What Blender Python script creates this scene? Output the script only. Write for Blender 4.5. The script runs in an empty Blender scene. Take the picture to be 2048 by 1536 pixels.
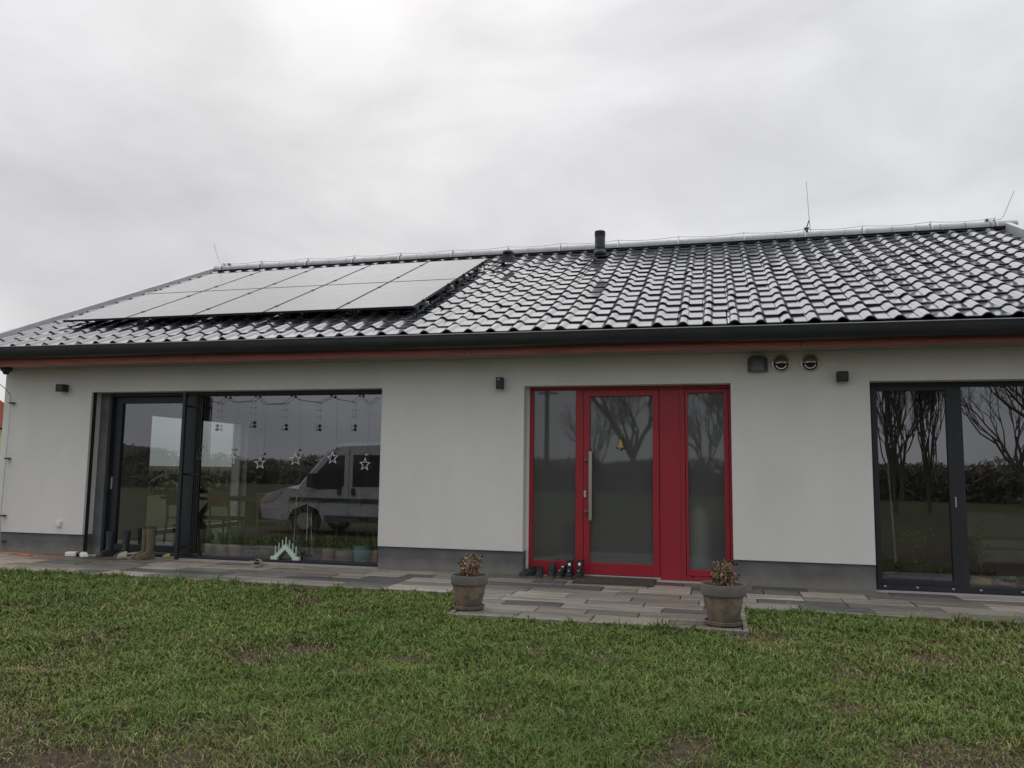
import bpy, math, random
import numpy as np
from mathutils import Matrix, Vector
PI = math.pi
S = bpy.context.scene
COL = S.collection

# ------------------------------------------------------------------ camera, sky, sun, exposure
CAM = Vector((2.2945, -10.2457, 1.363))
_r, _u, _f = Vector((.969, .246, .012)), Vector((.014, -.106, .994)), Vector((-.246, .963, .106))
_f.normalize(); _r = (_r - _f * _r.dot(_f)).normalized(); _u = _r.cross(_f)
cam_d = bpy.data.cameras.new('camera'); cam = bpy.data.objects.new('camera', cam_d); COL.objects.link(cam)
cam.matrix_world = Matrix(((_r.x, _u.x, -_f.x, CAM.x), (_r.y, _u.y, -_f.y, CAM.y), (_r.z, _u.z, -_f.z, CAM.z), (0, 0, 0, 1)))
FPX = 1596.5
cam_d.sensor_width = 36; cam_d.lens = FPX * 36 / 2048; cam_d.clip_end = 2000; cam_d.clip_start = .05
S.camera = cam

SUN_EL, SUN_AZ = math.radians(46), math.radians(-27)          # azimuth from +y towards +x
sdir = Vector((math.sin(SUN_AZ) * math.cos(SUN_EL), math.cos(SUN_AZ) * math.cos(SUN_EL), math.sin(SUN_EL)))
W = bpy.data.worlds.new('World'); S.world = W; W.use_nodes = True
nt = W.node_tree; nt.nodes.clear()
def N(t, **k):
    n = nt.nodes.new(t)
    for a, b in k.items(): setattr(n, a, b)
    return n
out = N('ShaderNodeOutputWorld'); bg = N('ShaderNodeBackground'); nt.links.new(bg.outputs[0], out.inputs[0])
sky = N('ShaderNodeTexSky', sky_type='NISHITA'); sky.sun_disc = False
sky.sun_elevation = SUN_EL; sky.sun_rotation = SUN_AZ; sky.air_density = 1.5; sky.dust_density = 4
tc = N('ShaderNodeTexCoord'); mp = N('ShaderNodeMapping'); mp.inputs['Scale'].default_value = (1, 1, 2.2)
mp.inputs['Rotation'].default_value = (0.25, 0.35, 0.4)
nt.links.new(tc.outputs['Generated'], mp.inputs[0])
nz = N('ShaderNodeTexNoise'); nz.inputs['Scale'].default_value = 2.6; nz.inputs['Detail'].default_value = 5; nz.inputs['Roughness'].default_value = .52
nz.inputs['Distortion'].default_value = .35
nt.links.new(mp.outputs[0], nz.inputs[0])
cr = N('ShaderNodeValToRGB')
cr.color_ramp.elements[0].position = .32; cr.color_ramp.elements[0].color = (.575, .577, .6, 1)
cr.color_ramp.elements[1].position = .66; cr.color_ramp.elements[1].color = (.825, .828, .85, 1)
nt.links.new(nz.outputs[0], cr.inputs[0])
# overcast brightening towards the hidden sun and the zenith
dot = N('ShaderNodeVectorMath', operation='DOT_PRODUCT'); dot.inputs[1].default_value = sdir
nt.links.new(tc.outputs['Generated'], dot.inputs[0])
m1 = N('ShaderNodeMapRange'); m1.inputs[1].default_value = .72; m1.inputs[2].default_value = 1; m1.inputs[3].default_value = 1.0; m1.inputs[4].default_value = 1.04
m1.interpolation_type = 'SMOOTHSTEP'
nt.links.new(dot.outputs['Value'], m1.inputs[0])
sx = N('ShaderNodeSeparateXYZ'); nt.links.new(tc.outputs['Generated'], sx.inputs[0])
m2 = N('ShaderNodeMapRange'); m2.inputs[1].default_value = .42; m2.inputs[2].default_value = 1; m2.inputs[3].default_value = .98; m2.inputs[4].default_value = 2.5; m2.interpolation_type = 'SMOOTHSTEP'
nt.links.new(sx.outputs['Z'], m2.inputs[0])
mm = N('ShaderNodeMath', operation='MULTIPLY'); nt.links.new(m1.outputs[0], mm.inputs[0]); nt.links.new(m2.outputs[0], mm.inputs[1])
vm = N('ShaderNodeVectorMath', operation='SCALE'); nt.links.new(cr.outputs[0], vm.inputs[0]); nt.links.new(mm.outputs[0], vm.inputs['Scale'])
vs = N('ShaderNodeVectorMath', operation='SCALE'); nt.links.new(sky.outputs[0], vs.inputs[0]); vs.inputs['Scale'].default_value = .1
mx = N('ShaderNodeMixRGB'); mx.inputs[0].default_value = .94
nt.links.new(vs.outputs[0], mx.inputs[1]); nt.links.new(vm.outputs[0], mx.inputs[2]); nt.links.new(mx.outputs[0], bg.inputs[0])
bg.inputs[1].default_value = 1.0
sl = bpy.data.lights.new('sun', 'SUN'); sl.energy = .5; sl.angle = math.radians(140); sl.color = (1, .97, .93)
so = bpy.data.objects.new('sun', sl); COL.objects.link(so); so.rotation_euler = sdir.to_track_quat('Z', 'Y').to_euler()
S.view_settings.view_transform = 'Standard'; S.view_settings.look = 'None'; S.view_settings.exposure = 0; S.view_settings.gamma = 1
S.render.engine = 'CYCLES'
S.cycles.max_bounces = 10; S.cycles.transparent_max_bounces = 16; S.cycles.use_denoising = True
S.cycles.sample_clamp_indirect = 6

# ------------------------------------------------------------------ materials
def mat(name, col=(.5, .5, .5), rough=.6, metal=0, spec=.5, noise=None, bump=None, coat=0, objcol=False, ior=1.5, col2=None, vary=0, rvar=0, geo=False):
    """noise=(scale, col2, lo, hi[, detail, stretch]); bump=(scale, strength, distance)"""
    m = bpy.data.materials.new(name); m.use_nodes = True
    t = m.node_tree; b = t.nodes['Principled BSDF']; L = t.links.new
    b.inputs['Roughness'].default_value = rough; b.inputs['Metallic'].default_value = metal
    b.inputs['IOR'].default_value = ior; b.inputs['Coat Weight'].default_value = coat; b.inputs['Coat Roughness'].default_value = .06
    b.inputs['Specular IOR Level'].default_value = spec
    tc = t.nodes.new('ShaderNodeTexCoord'); src = tc.outputs['Object']
    if geo: src = t.nodes.new('ShaderNodeNewGeometry').outputs['Position']
    base = None
    if objcol:
        oi = t.nodes.new('ShaderNodeObjectInfo'); base = oi.outputs['Color']
        ad = t.nodes.new('ShaderNodeVectorMath'); ad.operation = 'MULTIPLY_ADD'; ad.inputs[1].default_value = (1, 1, 1)
        sc = t.nodes.new('ShaderNodeVectorMath'); sc.operation = 'SCALE'; sc.inputs[0].default_value = (37, 19, 53)
        L(oi.outputs['Random'], sc.inputs['Scale']); L(tc.outputs['Object'], ad.inputs[0]); L(sc.outputs[0], ad.inputs[2]); src = ad.outputs[0]
    if noise:
        sc_, c2, lo, hi = noise[:4]; det = noise[4] if len(noise) > 4 else 6; st = noise[5] if len(noise) > 5 else (1, 1, 1)
        mpn = t.nodes.new('ShaderNodeMapping'); mpn.inputs['Scale'].default_value = st; L(src, mpn.inputs[0])
        n = t.nodes.new('ShaderNodeTexNoise'); n.inputs['Scale'].default_value = sc_; n.inputs['Detail'].default_value = det; n.inputs['Roughness'].default_value = .62
        L(mpn.outputs[0], n.inputs[0])
        mr = t.nodes.new('ShaderNodeMapRange'); mr.inputs[1].default_value = lo; mr.inputs[2].default_value = hi; L(n.outputs[0], mr.inputs[0])
        mi = t.nodes.new('ShaderNodeMixRGB'); L(mr.outputs[0], mi.inputs[0])
        if base is not None:
            L(base, mi.inputs[1]); mu = t.nodes.new('ShaderNodeMixRGB'); mu.blend_type = 'MULTIPLY'; mu.inputs[0].default_value = 1
            L(base, mu.inputs[1]); mu.inputs[2].default_value = (*c2, 1); L(mu.outputs[0], mi.inputs[2])
        else:
            mi.inputs[1].default_value = (*col, 1); mi.inputs[2].default_value = (*c2, 1)
        base = mi.outputs[0]
        if rvar:
            r2 = t.nodes.new('ShaderNodeMapRange'); r2.inputs[1].default_value = .35; r2.inputs[2].default_value = .65
            r2.inputs[3].default_value = max(.02, rough - rvar); r2.inputs[4].default_value = rough + rvar
            L(n.outputs[0], r2.inputs[0]); L(r2.outputs[0], b.inputs['Roughness'])
    if base is not None: L(base, b.inputs['Base Color'])
    else: b.inputs['Base Color'].default_value = (*col, 1)
    if bump:
        n2 = t.nodes.new('ShaderNodeTexNoise'); n2.inputs['Scale'].default_value = bump[0]; n2.inputs['Detail'].default_value = 5
        bp = t.nodes.new('ShaderNodeBump'); bp.inputs['Strength'].default_value = bump[1]; bp.inputs['Distance'].default_value = bump[2]
        L(src, n2.inputs[0]); L(n2.outputs[0], bp.inputs['Height']); L(bp.outputs[0], b.inputs['Normal'])
    return m
def two_sided(t, fr, ge, ior):
    # a thin pane reflects alike from both sides
    mr = t.nodes.new('ShaderNodeMapRange'); mr.inputs[3].default_value = ior; mr.inputs[4].default_value = 1 / ior
    t.links.new(ge.outputs['Backfacing'], mr.inputs[0]); t.links.new(mr.outputs[0], fr.inputs[0])
def glassmat(name, ior=2.0, tint=(.93, .96, .95), rough=0.0):
    """thin insulating glazing: mirror share by Fresnel, the rest passes straight through"""
    m = bpy.data.materials.new(name); m.use_nodes = True; t = m.node_tree; t.nodes.clear(); L = t.links.new
    o = t.nodes.new('ShaderNodeOutputMaterial'); mx = t.nodes.new('ShaderNodeMixShader'); fr = t.nodes.new('ShaderNodeFresnel')
    ge = t.nodes.new('ShaderNodeNewGeometry'); two_sided(t, fr, ge, ior)
    tr = t.nodes.new('ShaderNodeBsdfTransparent'); tr.inputs[0].default_value = (*tint, 1)
    gl = t.nodes.new('ShaderNodeBsdfGlossy'); gl.inputs['Roughness'].default_value = rough; gl.inputs[0].default_value = (.92, .95, 1, 1)
    # very slight waviness of real panes
    n2 = t.nodes.new('ShaderNodeTexNoise'); n2.inputs['Scale'].default_value = .9; n2.inputs['Detail'].default_value = 1
    tcc = t.nodes.new('ShaderNodeTexCoord'); L(tcc.outputs['Object'], n2.inputs[0])
    bp = t.nodes.new('ShaderNodeBump'); bp.inputs['Strength'].default_value = .05; bp.inputs['Distance'].default_value = .02; L(n2.outputs[0], bp.inputs['Height']); L(bp.outputs[0], gl.inputs['Normal'])
    L(fr.outputs[0], mx.inputs[0]); L(tr.outputs[0], mx.inputs[1]); L(gl.outputs[0], mx.inputs[2]); L(mx.outputs[0], o.inputs[0])
    return m
def frostmat(name):
    m = bpy.data.materials.new(name); m.use_nodes = True; t = m.node_tree; t.nodes.clear(); L = t.links.new
    o = t.nodes.new('ShaderNodeOutputMaterial'); mx = t.nodes.new('ShaderNodeMixShader'); fr = t.nodes.new('ShaderNodeFresnel'); two_sided(t, fr, t.nodes.new('ShaderNodeNewGeometry'), 1.82)
    gl = t.nodes.new('ShaderNodeBsdfGlossy'); gl.inputs['Roughness'].default_value = .022; gl.inputs[0].default_value = (.92, .95, 1, 1)
    rf = t.nodes.new('ShaderNodeBsdfRefraction'); rf.inputs['IOR'].default_value = 1.25; rf.inputs['Roughness'].default_value = .75; rf.inputs[0].default_value = (.72, .78, .76, 1)
    df = t.nodes.new('ShaderNodeBsdfDiffuse'); df.inputs[0].default_value = (.13, .138, .135, 1)
    m2 = t.nodes.new('ShaderNodeMixShader'); m2.inputs[0].default_value = .55; L(rf.outputs[0], m2.inputs[1]); L(df.outputs[0], m2.inputs[2])
    L(fr.outputs[0], mx.inputs[0]); L(m2.outputs[0], mx.inputs[1]); L(gl.outputs[0], mx.inputs[2]); L(mx.outputs[0], o.inputs[0])
    return m

M = {}
M['render'] = mat('wall_render', (.69, .683, .66), .9, noise=(1.1, (.63, .624, .604), .38, .68, 8, (1, 1, .45)), bump=(110, .8, .005), spec=.2)
M['plinth'] = mat('plinth_render', (.115, .118, .122), .85, noise=(3, (.17, .172, .175), .42, .75, 9), bump=(180, .7, .005), spec=.3)
def splash(m, z0, z1, col):
    # dried mud splashes with a ragged upper limit along the foot of the wall
    t = m.node_tree; L = t.links.new; b = t.nodes['Principled BSDF']; src = b.inputs['Base Color'].links[0].from_socket
    ge = t.nodes.new('ShaderNodeNewGeometry'); sp = t.nodes.new('ShaderNodeSeparateXYZ'); L(ge.outputs['Position'], sp.inputs[0])
    n = t.nodes.new('ShaderNodeTexNoise'); n.inputs['Scale'].default_value = 9; n.inputs['Detail'].default_value = 9; n.inputs['Roughness'].default_value = .7; L(ge.outputs['Position'], n.inputs[0])
    ml = t.nodes.new('ShaderNodeMath'); ml.operation = 'MULTIPLY_ADD'; ml.inputs[1].default_value = -.22; L(n.outputs[0], ml.inputs[0]); L(sp.outputs['Z'], ml.inputs[2])
    mr = t.nodes.new('ShaderNodeMapRange'); mr.inputs[1].default_value = z0; mr.inputs[2].default_value = z1; mr.inputs[3].default_value = .85; mr.inputs[4].default_value = 0; L(ml.outputs[0], mr.inputs[0])
    mi = t.nodes.new('ShaderNodeMixRGB'); L(mr.outputs[0], mi.inputs[0]); L(src, mi.inputs[1]); mi.inputs[2].default_value = (*col, 1); L(mi.outputs[0], b.inputs['Base Color'])
splash(M['plinth'], -.09, .05, (.235, .22, .195))
M['redpaint'] = mat('red_door_paint', (.32, .014, .025), .42, noise=(2.5, (.275, .012, .021), .35, .7), bump=(400, .08, .001))
M['anthra'] = mat('anthracite_aluminium', (.012, .0155, .02), .5, noise=(3, (.016, .02, .025), .4, .7), bump=(500, .06, .001))
M['black'] = mat('black_plastic', (.012, .013, .014), .5, noise=(8, (.02, .021, .022), .4, .7))
M['glass'] = glassmat('window_glass', 2.5, (.78, .82, .8))
M['glassdark'] = glassmat('tinted_glass', 1.6, (.42, .45, .44))
M['carglass'] = mat('car_glass', (.012, .014, .015), .06, noise=(2, (.018, .02, .02), .4, .7))
M['frost'] = frostmat('frosted_glass')
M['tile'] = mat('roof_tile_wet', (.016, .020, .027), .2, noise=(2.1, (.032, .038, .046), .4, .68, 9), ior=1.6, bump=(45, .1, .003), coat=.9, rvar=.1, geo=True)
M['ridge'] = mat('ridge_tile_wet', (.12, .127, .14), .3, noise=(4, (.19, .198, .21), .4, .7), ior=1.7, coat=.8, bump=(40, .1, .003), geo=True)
M['deck'] = mat('roof_deck', (.03, .031, .034), .8, noise=(2, (.04, .04, .043), .4, .7))
M['gutter'] = mat('gutter_metal', (.017, .02, .024), .33, noise=(2, (.03, .033, .037), .4, .75, 5, (1, 4, 4)), ior=1.5)
M['lip'] = mat('gutter_lip', (.11, .118, .125), .28, noise=(2, (.16, .168, .175), .4, .75))
M['fascia'] = mat('fascia_wood', (.31, .092, .064), .6, noise=(5, (.2, .06, .042), .38, .66, 8, (.5, 6, 6)), bump=(30, .35, .004))
M['soffit'] = mat('soffit_boards', (.3, .29, .27), .8, noise=(4, (.24, .23, .215), .4, .7))
M['verge'] = mat('verge_metal', (.46, .47, .49), .35, metal=.1, noise=(3, (.55, .56, .58), .4, .7))
M['panelglass'] = mat('solar_glass', (.015, .018, .026), .16, noise=(7, (.03, .033, .04), .42, .7, 8, (1, .6, 1)), ior=1.56, coat=.3, bump=(14, .035, .003), rvar=.06, geo=True)
M['panelframe'] = mat('solar_frame', (.012, .013, .015), .4, noise=(5, (.02, .02, .022), .4, .7))
M['alu'] = mat('aluminium', (.55, .56, .57), .38, metal=.85, noise=(9, (.45, .46, .47), .4, .7))
M['palesteel'] = mat('pale_steel', (.72, .69, .62), .35, metal=.7, noise=(12, (.6, .57, .5), .4, .7))
M['steel'] = mat('brushed_steel', (.5, .48, .43), .3, metal=1, noise=(12, (.42, .4, .36), .4, .7, 4, (1, 1, .05)))
M['whitepl'] = mat('white_plastic', (.72, .72, .7), .45, noise=(6, (.66, .66, .64), .4, .7))
M['greyvent'] = mat('vent_grey', (.12, .125, .13), .4, noise=(14, (.06, .065, .07), .5, .7, 5, (2, 2, .15)), metal=.2)
M['concrete'] = mat('sill_concrete', (.42, .41, .39), .7, noise=(7, (.34, .335, .32), .38, .68), bump=(80, .4, .003))
M['paver'] = mat('paver_stone', (.3, .28, .26), .42, objcol=True, noise=(2.6, (.52, .51, .5), .42, .64, 10, (.55, 4.0, 1)), bump=(55, .6, .005), rvar=.16, ior=1.45)
M['kerb'] = mat('edging_stone', (.21, .195, .17), .6, noise=(5, (.12, .11, .095), .38, .68), bump=(60, .5, .004))
M['soil'] = mat('soil', (.075, .052, .038), .9, noise=(6, (.12, .088, .062), .4, .7, 9), bump=(26, .9, .02))
M['terracotta'] = mat('weathered_terracotta', (.235, .168, .122), .85, noise=(6.5, (.1, .092, .077), .43, .62, 8), bump=(40, .35, .004))
M['potrim'] = mat('mossy_rim', (.105, .1, .088), .9, noise=(9, (.16, .143, .118), .45, .75, 8), bump=(50, .4, .004))
M['dry'] = mat('dried_plant', (.27, .19, .105), .85, noise=(30, (.11, .07, .045), .4, .65))
M['head'] = mat('seed_head', (.012, .01, .009), .95, noise=(60, (.025, .02, .016), .4, .7))
M['mat1'] = mat('coir_mat', (.10, .077, .055), .95, noise=(30, (.055, .045, .035), .4, .65, 5, (6, .3, 1)), bump=(160, .9, .006))
M['shoeblk'] = mat('shoe_black', (.014, .014, .016), .65, noise=(40, (.03, .03, .032), .45, .7), bump=(120, .3, .002))
M['shoegrn'] = mat('shoe_greenblack', (.02, .026, .024), .7, noise=(40, (.04, .045, .042), .45, .7))
M['sole'] = mat('sole_mud', (.15, .10, .07), .9, noise=(30, (.05, .042, .036), .42, .66), bump=(80, .5, .004))
M['soledk'] = mat('sole_dark', (.06, .06, .055), .8, noise=(30, (.035, .035, .033), .42, .66))
M['bootnavy'] = mat('rubber_navy', (.026, .03, .038), .45, noise=(14, (.045, .05, .055), .45, .7))
M['bootolive'] = mat('rubber_muddy', (.145, .115, .07), .75, noise=(18, (.085, .07, .045), .42, .66), bump=(60, .4, .003))
M['clog'] = mat('clog_beige', (.37, .33, .26), .7, noise=(15, (.25, .22, .17), .42, .68))
M['orange'] = mat('orange_cable', (.62, .14, .045), .5, noise=(20, (.5, .11, .04), .4, .7))
M['mint'] = mat('mint_paint', (.52, .66, .55), .5, noise=(10, (.47, .6, .5), .4, .7))
M['star'] = mat('white_star', (.72, .72, .7), .5, noise=(10, (.66, .66, .64), .4, .7))
M['smoke'] = mat('clear_ornament', (.5, .51, .52), .2, noise=(20, (.3, .305, .31), .4, .6))
M['cord'] = mat('dark_cord', (.035, .035, .035), .6, noise=(20, (.05, .05, .05), .4, .7))
M['gold'] = mat('ornament_gold', (.5, .36, .1), .5, noise=(60, (.3, .22, .07), .4, .7))
M['fir'] = mat('ornament_green', (.025, .05, .022), .8, noise=(60, (.05, .08, .03), .4, .7))
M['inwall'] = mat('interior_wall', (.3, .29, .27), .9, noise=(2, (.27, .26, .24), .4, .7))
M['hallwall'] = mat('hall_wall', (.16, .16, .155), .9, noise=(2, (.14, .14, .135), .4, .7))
M['infloor'] = mat('interior_floor', (.2, .17, .135), .5, noise=(4, (.15, .125, .1), .4, .7, 7, (.6, 5, 1)))
M['wood'] = mat('table_wood', (.3, .17, .09), .5, noise=(6, (.19, .1, .055), .4, .66, 7, (1, 6, 6)))
M['fabric'] = mat('pale_fabric', (.5, .49, .46), .9, noise=(8, (.42, .41, .39), .4, .7))
M['leaf'] = mat('houseplant_leaf', (.075, .13, .045), .5, noise=(12, (.12, .18, .06), .4, .68))
M['potA'] = mat('glazed_pot', (.28, .2, .14), .4, noise=(9, (.18, .13, .09), .4, .7))
M['potB'] = mat('teal_pot', (.16, .27, .28), .35, noise=(9, (.11, .19, .2), .4, .7))
M['potC'] = mat('yellow_pot', (.36, .28, .07), .4, noise=(9, (.28, .21, .05), .4, .7))
M['potD'] = mat('red_clay_pot', (.36, .12, .06), .6, noise=(9, (.28, .09, .05), .4, .7))
M['vase'] = mat('white_ceramic', (.8, .82, .8), .4, noise=(5, (.75, .77, .75), .4, .7))
M['vanpaint'] = mat('van_silver', (.56, .57, .585), .3, metal=.0, noise=(2, (.5, .51, .525), .4, .7), coat=.6)
M['vangrey'] = mat('van_cladding', (.06, .062, .065), .6, noise=(6, (.08, .082, .085), .4, .7))
M['rubber'] = mat('tyre_rubber', (.02, .02, .02), .8, noise=(12, (.03, .03, .03), .4, .7))
M['bark'] = mat('bark', (.075, .064, .052), .9, noise=(7, (.11, .095, .075), .4, .7, 7, (1, 1, .3)), bump=(20, .7, .02))
M['hedge'] = mat('hedge_twigs', (.135, .118, .09), .9, noise=(.6, (.2, .18, .135), .4, .66))
M['redroof'] = mat('clay_roof', (.4, .12, .07), .8, noise=(4, (.3, .09, .05), .4, .7))
M['lime'] = mat('lime_render', (.5, .6, .3), .9, noise=(2, (.44, .54, .26), .4, .7))
M['timberpole'] = mat('pole_timber', (.09, .08, .07), .9, noise=(5, (.06, .055, .05), .4, .7))
M['paper'] = mat('white_tag', (.75, .75, .75), .7, noise=(40, (.5, .5, .52), .5, .7))

def grassmat():
    m = bpy.data.materials.new('grass_blades'); m.use_nodes = True; t = m.node_tree; b = t.nodes['Principled BSDF']; L = t.links.new
    a = t.nodes.new('ShaderNodeAttribute'); a.attribute_name = 'col'; L(a.outputs['Color'], b.inputs['Base Color'])
    b.inputs['Roughness'].default_value = .55; b.inputs['Specular IOR Level'].default_value = .15
    return m
M['grass'] = grassmat()
def lawnmat():
    m = bpy.data.materials.new('lawn_ground'); m.use_nodes = True; t = m.node_tree; b = t.nodes['Principled BSDF']; L = t.links.new
    tc = t.nodes.new('ShaderNodeTexCoord')
    def nz(s, d=7):
        n = t.nodes.new('ShaderNodeTexNoise'); n.inputs['Scale'].default_value = s; n.inputs['Detail'].default_value = d; n.inputs['Roughness'].default_value = .65; L(tc.outputs['Object'], n.inputs[0]); return n
    r = t.nodes.new('ShaderNodeValToRGB'); e = r.color_ramp.elements
    e[0].position = .3; e[0].color = (.045, .055, .02, 1); e[1].position = .7; e[1].color = (.085, .082, .037, 1)
    n1 = nz(1.4); L(n1.outputs[0], r.inputs[0])
    r2 = t.nodes.new('ShaderNodeValToRGB'); e = r2.color_ramp.elements
    e[0].position = .3; e[0].color = (.04, .03, .022, 1); e[1].position = .7; e[1].color = (.085, .062, .042, 1)
    n2 = nz(9, 9); L(n2.outputs[0], r2.inputs[0])
    # bare soil close to the house where the blades are modelled, turf colour further out
    ge = t.nodes.new('ShaderNodeVectorMath'); ge.operation = 'DISTANCE'; ge.inputs[1].default_value = (.5, -4, 0); L(tc.outputs['Object'], ge.inputs[0])
    mr = t.nodes.new('ShaderNodeMapRange'); mr.inputs[1].default_value = 7; mr.inputs[2].default_value = 10; L(ge.outputs['Value'], mr.inputs[0])
    mi = t.nodes.new('ShaderNodeMixRGB'); L(mr.outputs[0], mi.inputs[0]); L(r2.outputs[0], mi.inputs[1]); L(r.outputs[0], mi.inputs[2]); L(mi.outputs[0], b.inputs['Base Color'])
    b.inputs['Roughness'].default_value = .9; b.inputs['Specular IOR Level'].default_value = .2
    n3 = nz(22, 8); bp = t.nodes.new('ShaderNodeBump'); bp.inputs['Strength'].default_value = .8; bp.inputs['Distance'].default_value = .03; L(n3.outputs[0], bp.inputs['Height']); L(bp.outputs[0], b.inputs['Normal'])
    return m
M['lawn'] = lawnmat()

# ------------------------------------------------------------------ mesh helpers
class MB:
    def __init__(s): s.v = []; s.f = []
    def add(s, v, f):
        o = len(s.v); s.v += [tuple(p) for p in v]; s.f += [tuple(i + o for i in q) for q in f]; return s
    def box(s, x0, x1, y0, y1, z0, z1):
        return s.add([(x0, y0, z0), (x1, y0, z0), (x1, y1, z0), (x0, y1, z0), (x0, y0, z1), (x1, y0, z1), (x1, y1, z1), (x0, y1, z1)],
                     [(0, 3, 2, 1), (4, 5, 6, 7), (0, 1, 5, 4), (1, 2, 6, 5), (2, 3, 7, 6), (3, 0, 4, 7)])
    def loft(s, rings, cap=True, closed=True):
        n = len(rings[0]); v = [p for r in rings for p in r]; f = []
        for i in range(len(rings) - 1):
            for j in range(n if closed else n - 1):
                k = (j + 1) % n; f.append((i * n + j, i * n + k, (i + 1) * n + k, (i + 1) * n + j))
        if cap and closed: f.append(tuple(range(n))[::-1]); f.append(tuple((len(rings) - 1) * n + j for j in range(n)))
        return s.add(v, f)
    def tube(s, pts, r, n=8, cap=True):
        pts = [Vector(p) for p in pts]; rings = []; R = r if isinstance(r, (list, tuple)) else [r] * len(pts)
        up = Vector((0, 0, 1))
        for i, p in enumerate(pts):
            d = (pts[min(i + 1, len(pts) - 1)] - pts[max(i - 1, 0)]).normalized()
            a = d.cross(up if abs(d.z) < .9 else Vector((1, 0, 0))).normalized(); b = a.cross(d)
            rings.append([tuple(p + (a * math.cos(2 * PI * j / n) + b * math.sin(2 * PI * j / n)) * R[i]) for j in range(n)])
        return s.loft(rings, cap)
    def lathe(s, prof, c=(0, 0, 0), n=24, cap=False):
        return s.loft([[(c[0] + r * math.cos(2 * PI * j / n), c[1] + r * math.sin(2 * PI * j / n), c[2] + z) for j in range(n)] for r, z in prof], cap)
    def prism(s, poly, a0, a1, ax='y'):
        """poly of 2-D points extruded along one axis; ax y: (x,z), x: (y,z), z: (x,y)"""
        g = {'y': lambda p, a: (p[0], a, p[1]), 'x': lambda p, a: (a, p[0], p[1]), 'z': lambda p, a: (p[0], p[1], a)}[ax]
        return s.loft([[g(p, a0) for p in poly], [g(p, a1) for p in poly]])
    def ball(s, c, r, n=8, m=6, sq=(1, 1, 1)):
        return s.loft([[(c[0] + sq[0] * r * math.sin(PI * i / m) * math.cos(2 * PI * j / n), c[1] + sq[1] * r * math.sin(PI * i / m) * math.sin(2 * PI * j / n), c[2] - sq[2] * r * math.cos(PI * i / m)) for j in range(n)] for i in range(m + 1)], False)
    def mesh(s, name, m, smooth=False):
        me = bpy.data.meshes.new(name); me.from_pydata(s.v, [], s.f); me.validate()
        me.materials.append(M[m] if isinstance(m, str) else m)
        if smooth:
            me.shade_smooth()
            try: me.set_sharp_from_angle(angle=math.radians(38))
            except Exception: pass
        return me
    def obj(s, name, m, parent=None, smooth=False, bevel=0, loc=None):
        bm_fix = s.mesh(name, m, smooth)
        import bmesh
        b = bmesh.new(); b.from_mesh(bm_fix); bmesh.ops.recalc_face_normals(b, faces=b.faces); b.to_mesh(bm_fix); b.free()
        o = bpy.data.objects.new(name, bm_fix); COL.objects.link(o); o.parent = parent
        if loc: o.location = loc
        if bevel:
            md = o.modifiers.new('bevel', 'BEVEL'); md.width = bevel; md.segments = 2; md.limit_method = 'ANGLE'; md.angle_limit = math.radians(40)
        return o
def inst(me, name, parent=None, loc=(0, 0, 0), rot=(0, 0, 0), scale=(1, 1, 1)):
    o = bpy.data.objects.new(name, me); COL.objects.link(o); o.parent = parent; o.location = loc; o.rotation_euler = rot; o.scale = scale; return o
def tag(o, label, cat, group=None):
    o['label'] = label; o['category'] = cat
    if group: o['group'] = group
    return o
def thing(name, label, cat, loc=(0, 0, 0), rz=0, group=None, rot=None):
    o = bpy.data.objects.new(name, None); COL.objects.link(o); o.location = loc; o.rotation_euler = rot or (0, 0, rz); o.empty_display_size = .1
    return tag(o, label, cat, group)
def kind(o, k): o['kind'] = k; return o
rnd = random.Random(7)

# ------------------------------------------------------------------ ground
XL, XR = -8.63, 7.30                      # house ends
def gz(x, y):
    """lawn level: flush below the terrace, falling gently away from the house"""
    t = min(max((-y - 2.2) / 6.2, 0), 1); e = min(max((-y - 11) / 80, 0), 1)
    return -.035 - .26 * t * t * (3 - 2 * t) * .9
def ground():
    xs = [-900, -300, -120, -60, -30] + [-20 + i for i in range(41)] + [30, 60, 120, 300, 900]
    ys = [-900, -300, -120, -60, -30, -20] + [-14 + .5 * i for i in range(29)] + [6, 12, 20, 40, 80, 300, 900]
    v = [(x, y, gz(x, y)) for y in ys for x in xs]; n = len(xs)
    f = [(j * n + i, j * n + i + 1, (j + 1) * n + i + 1, (j + 1) * n + i) for j in range(len(ys) - 1) for i in range(n - 1)]
    kind(MB().add(v, f).obj('lawn', 'lawn', smooth=True), 'structure')
ground()

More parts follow.
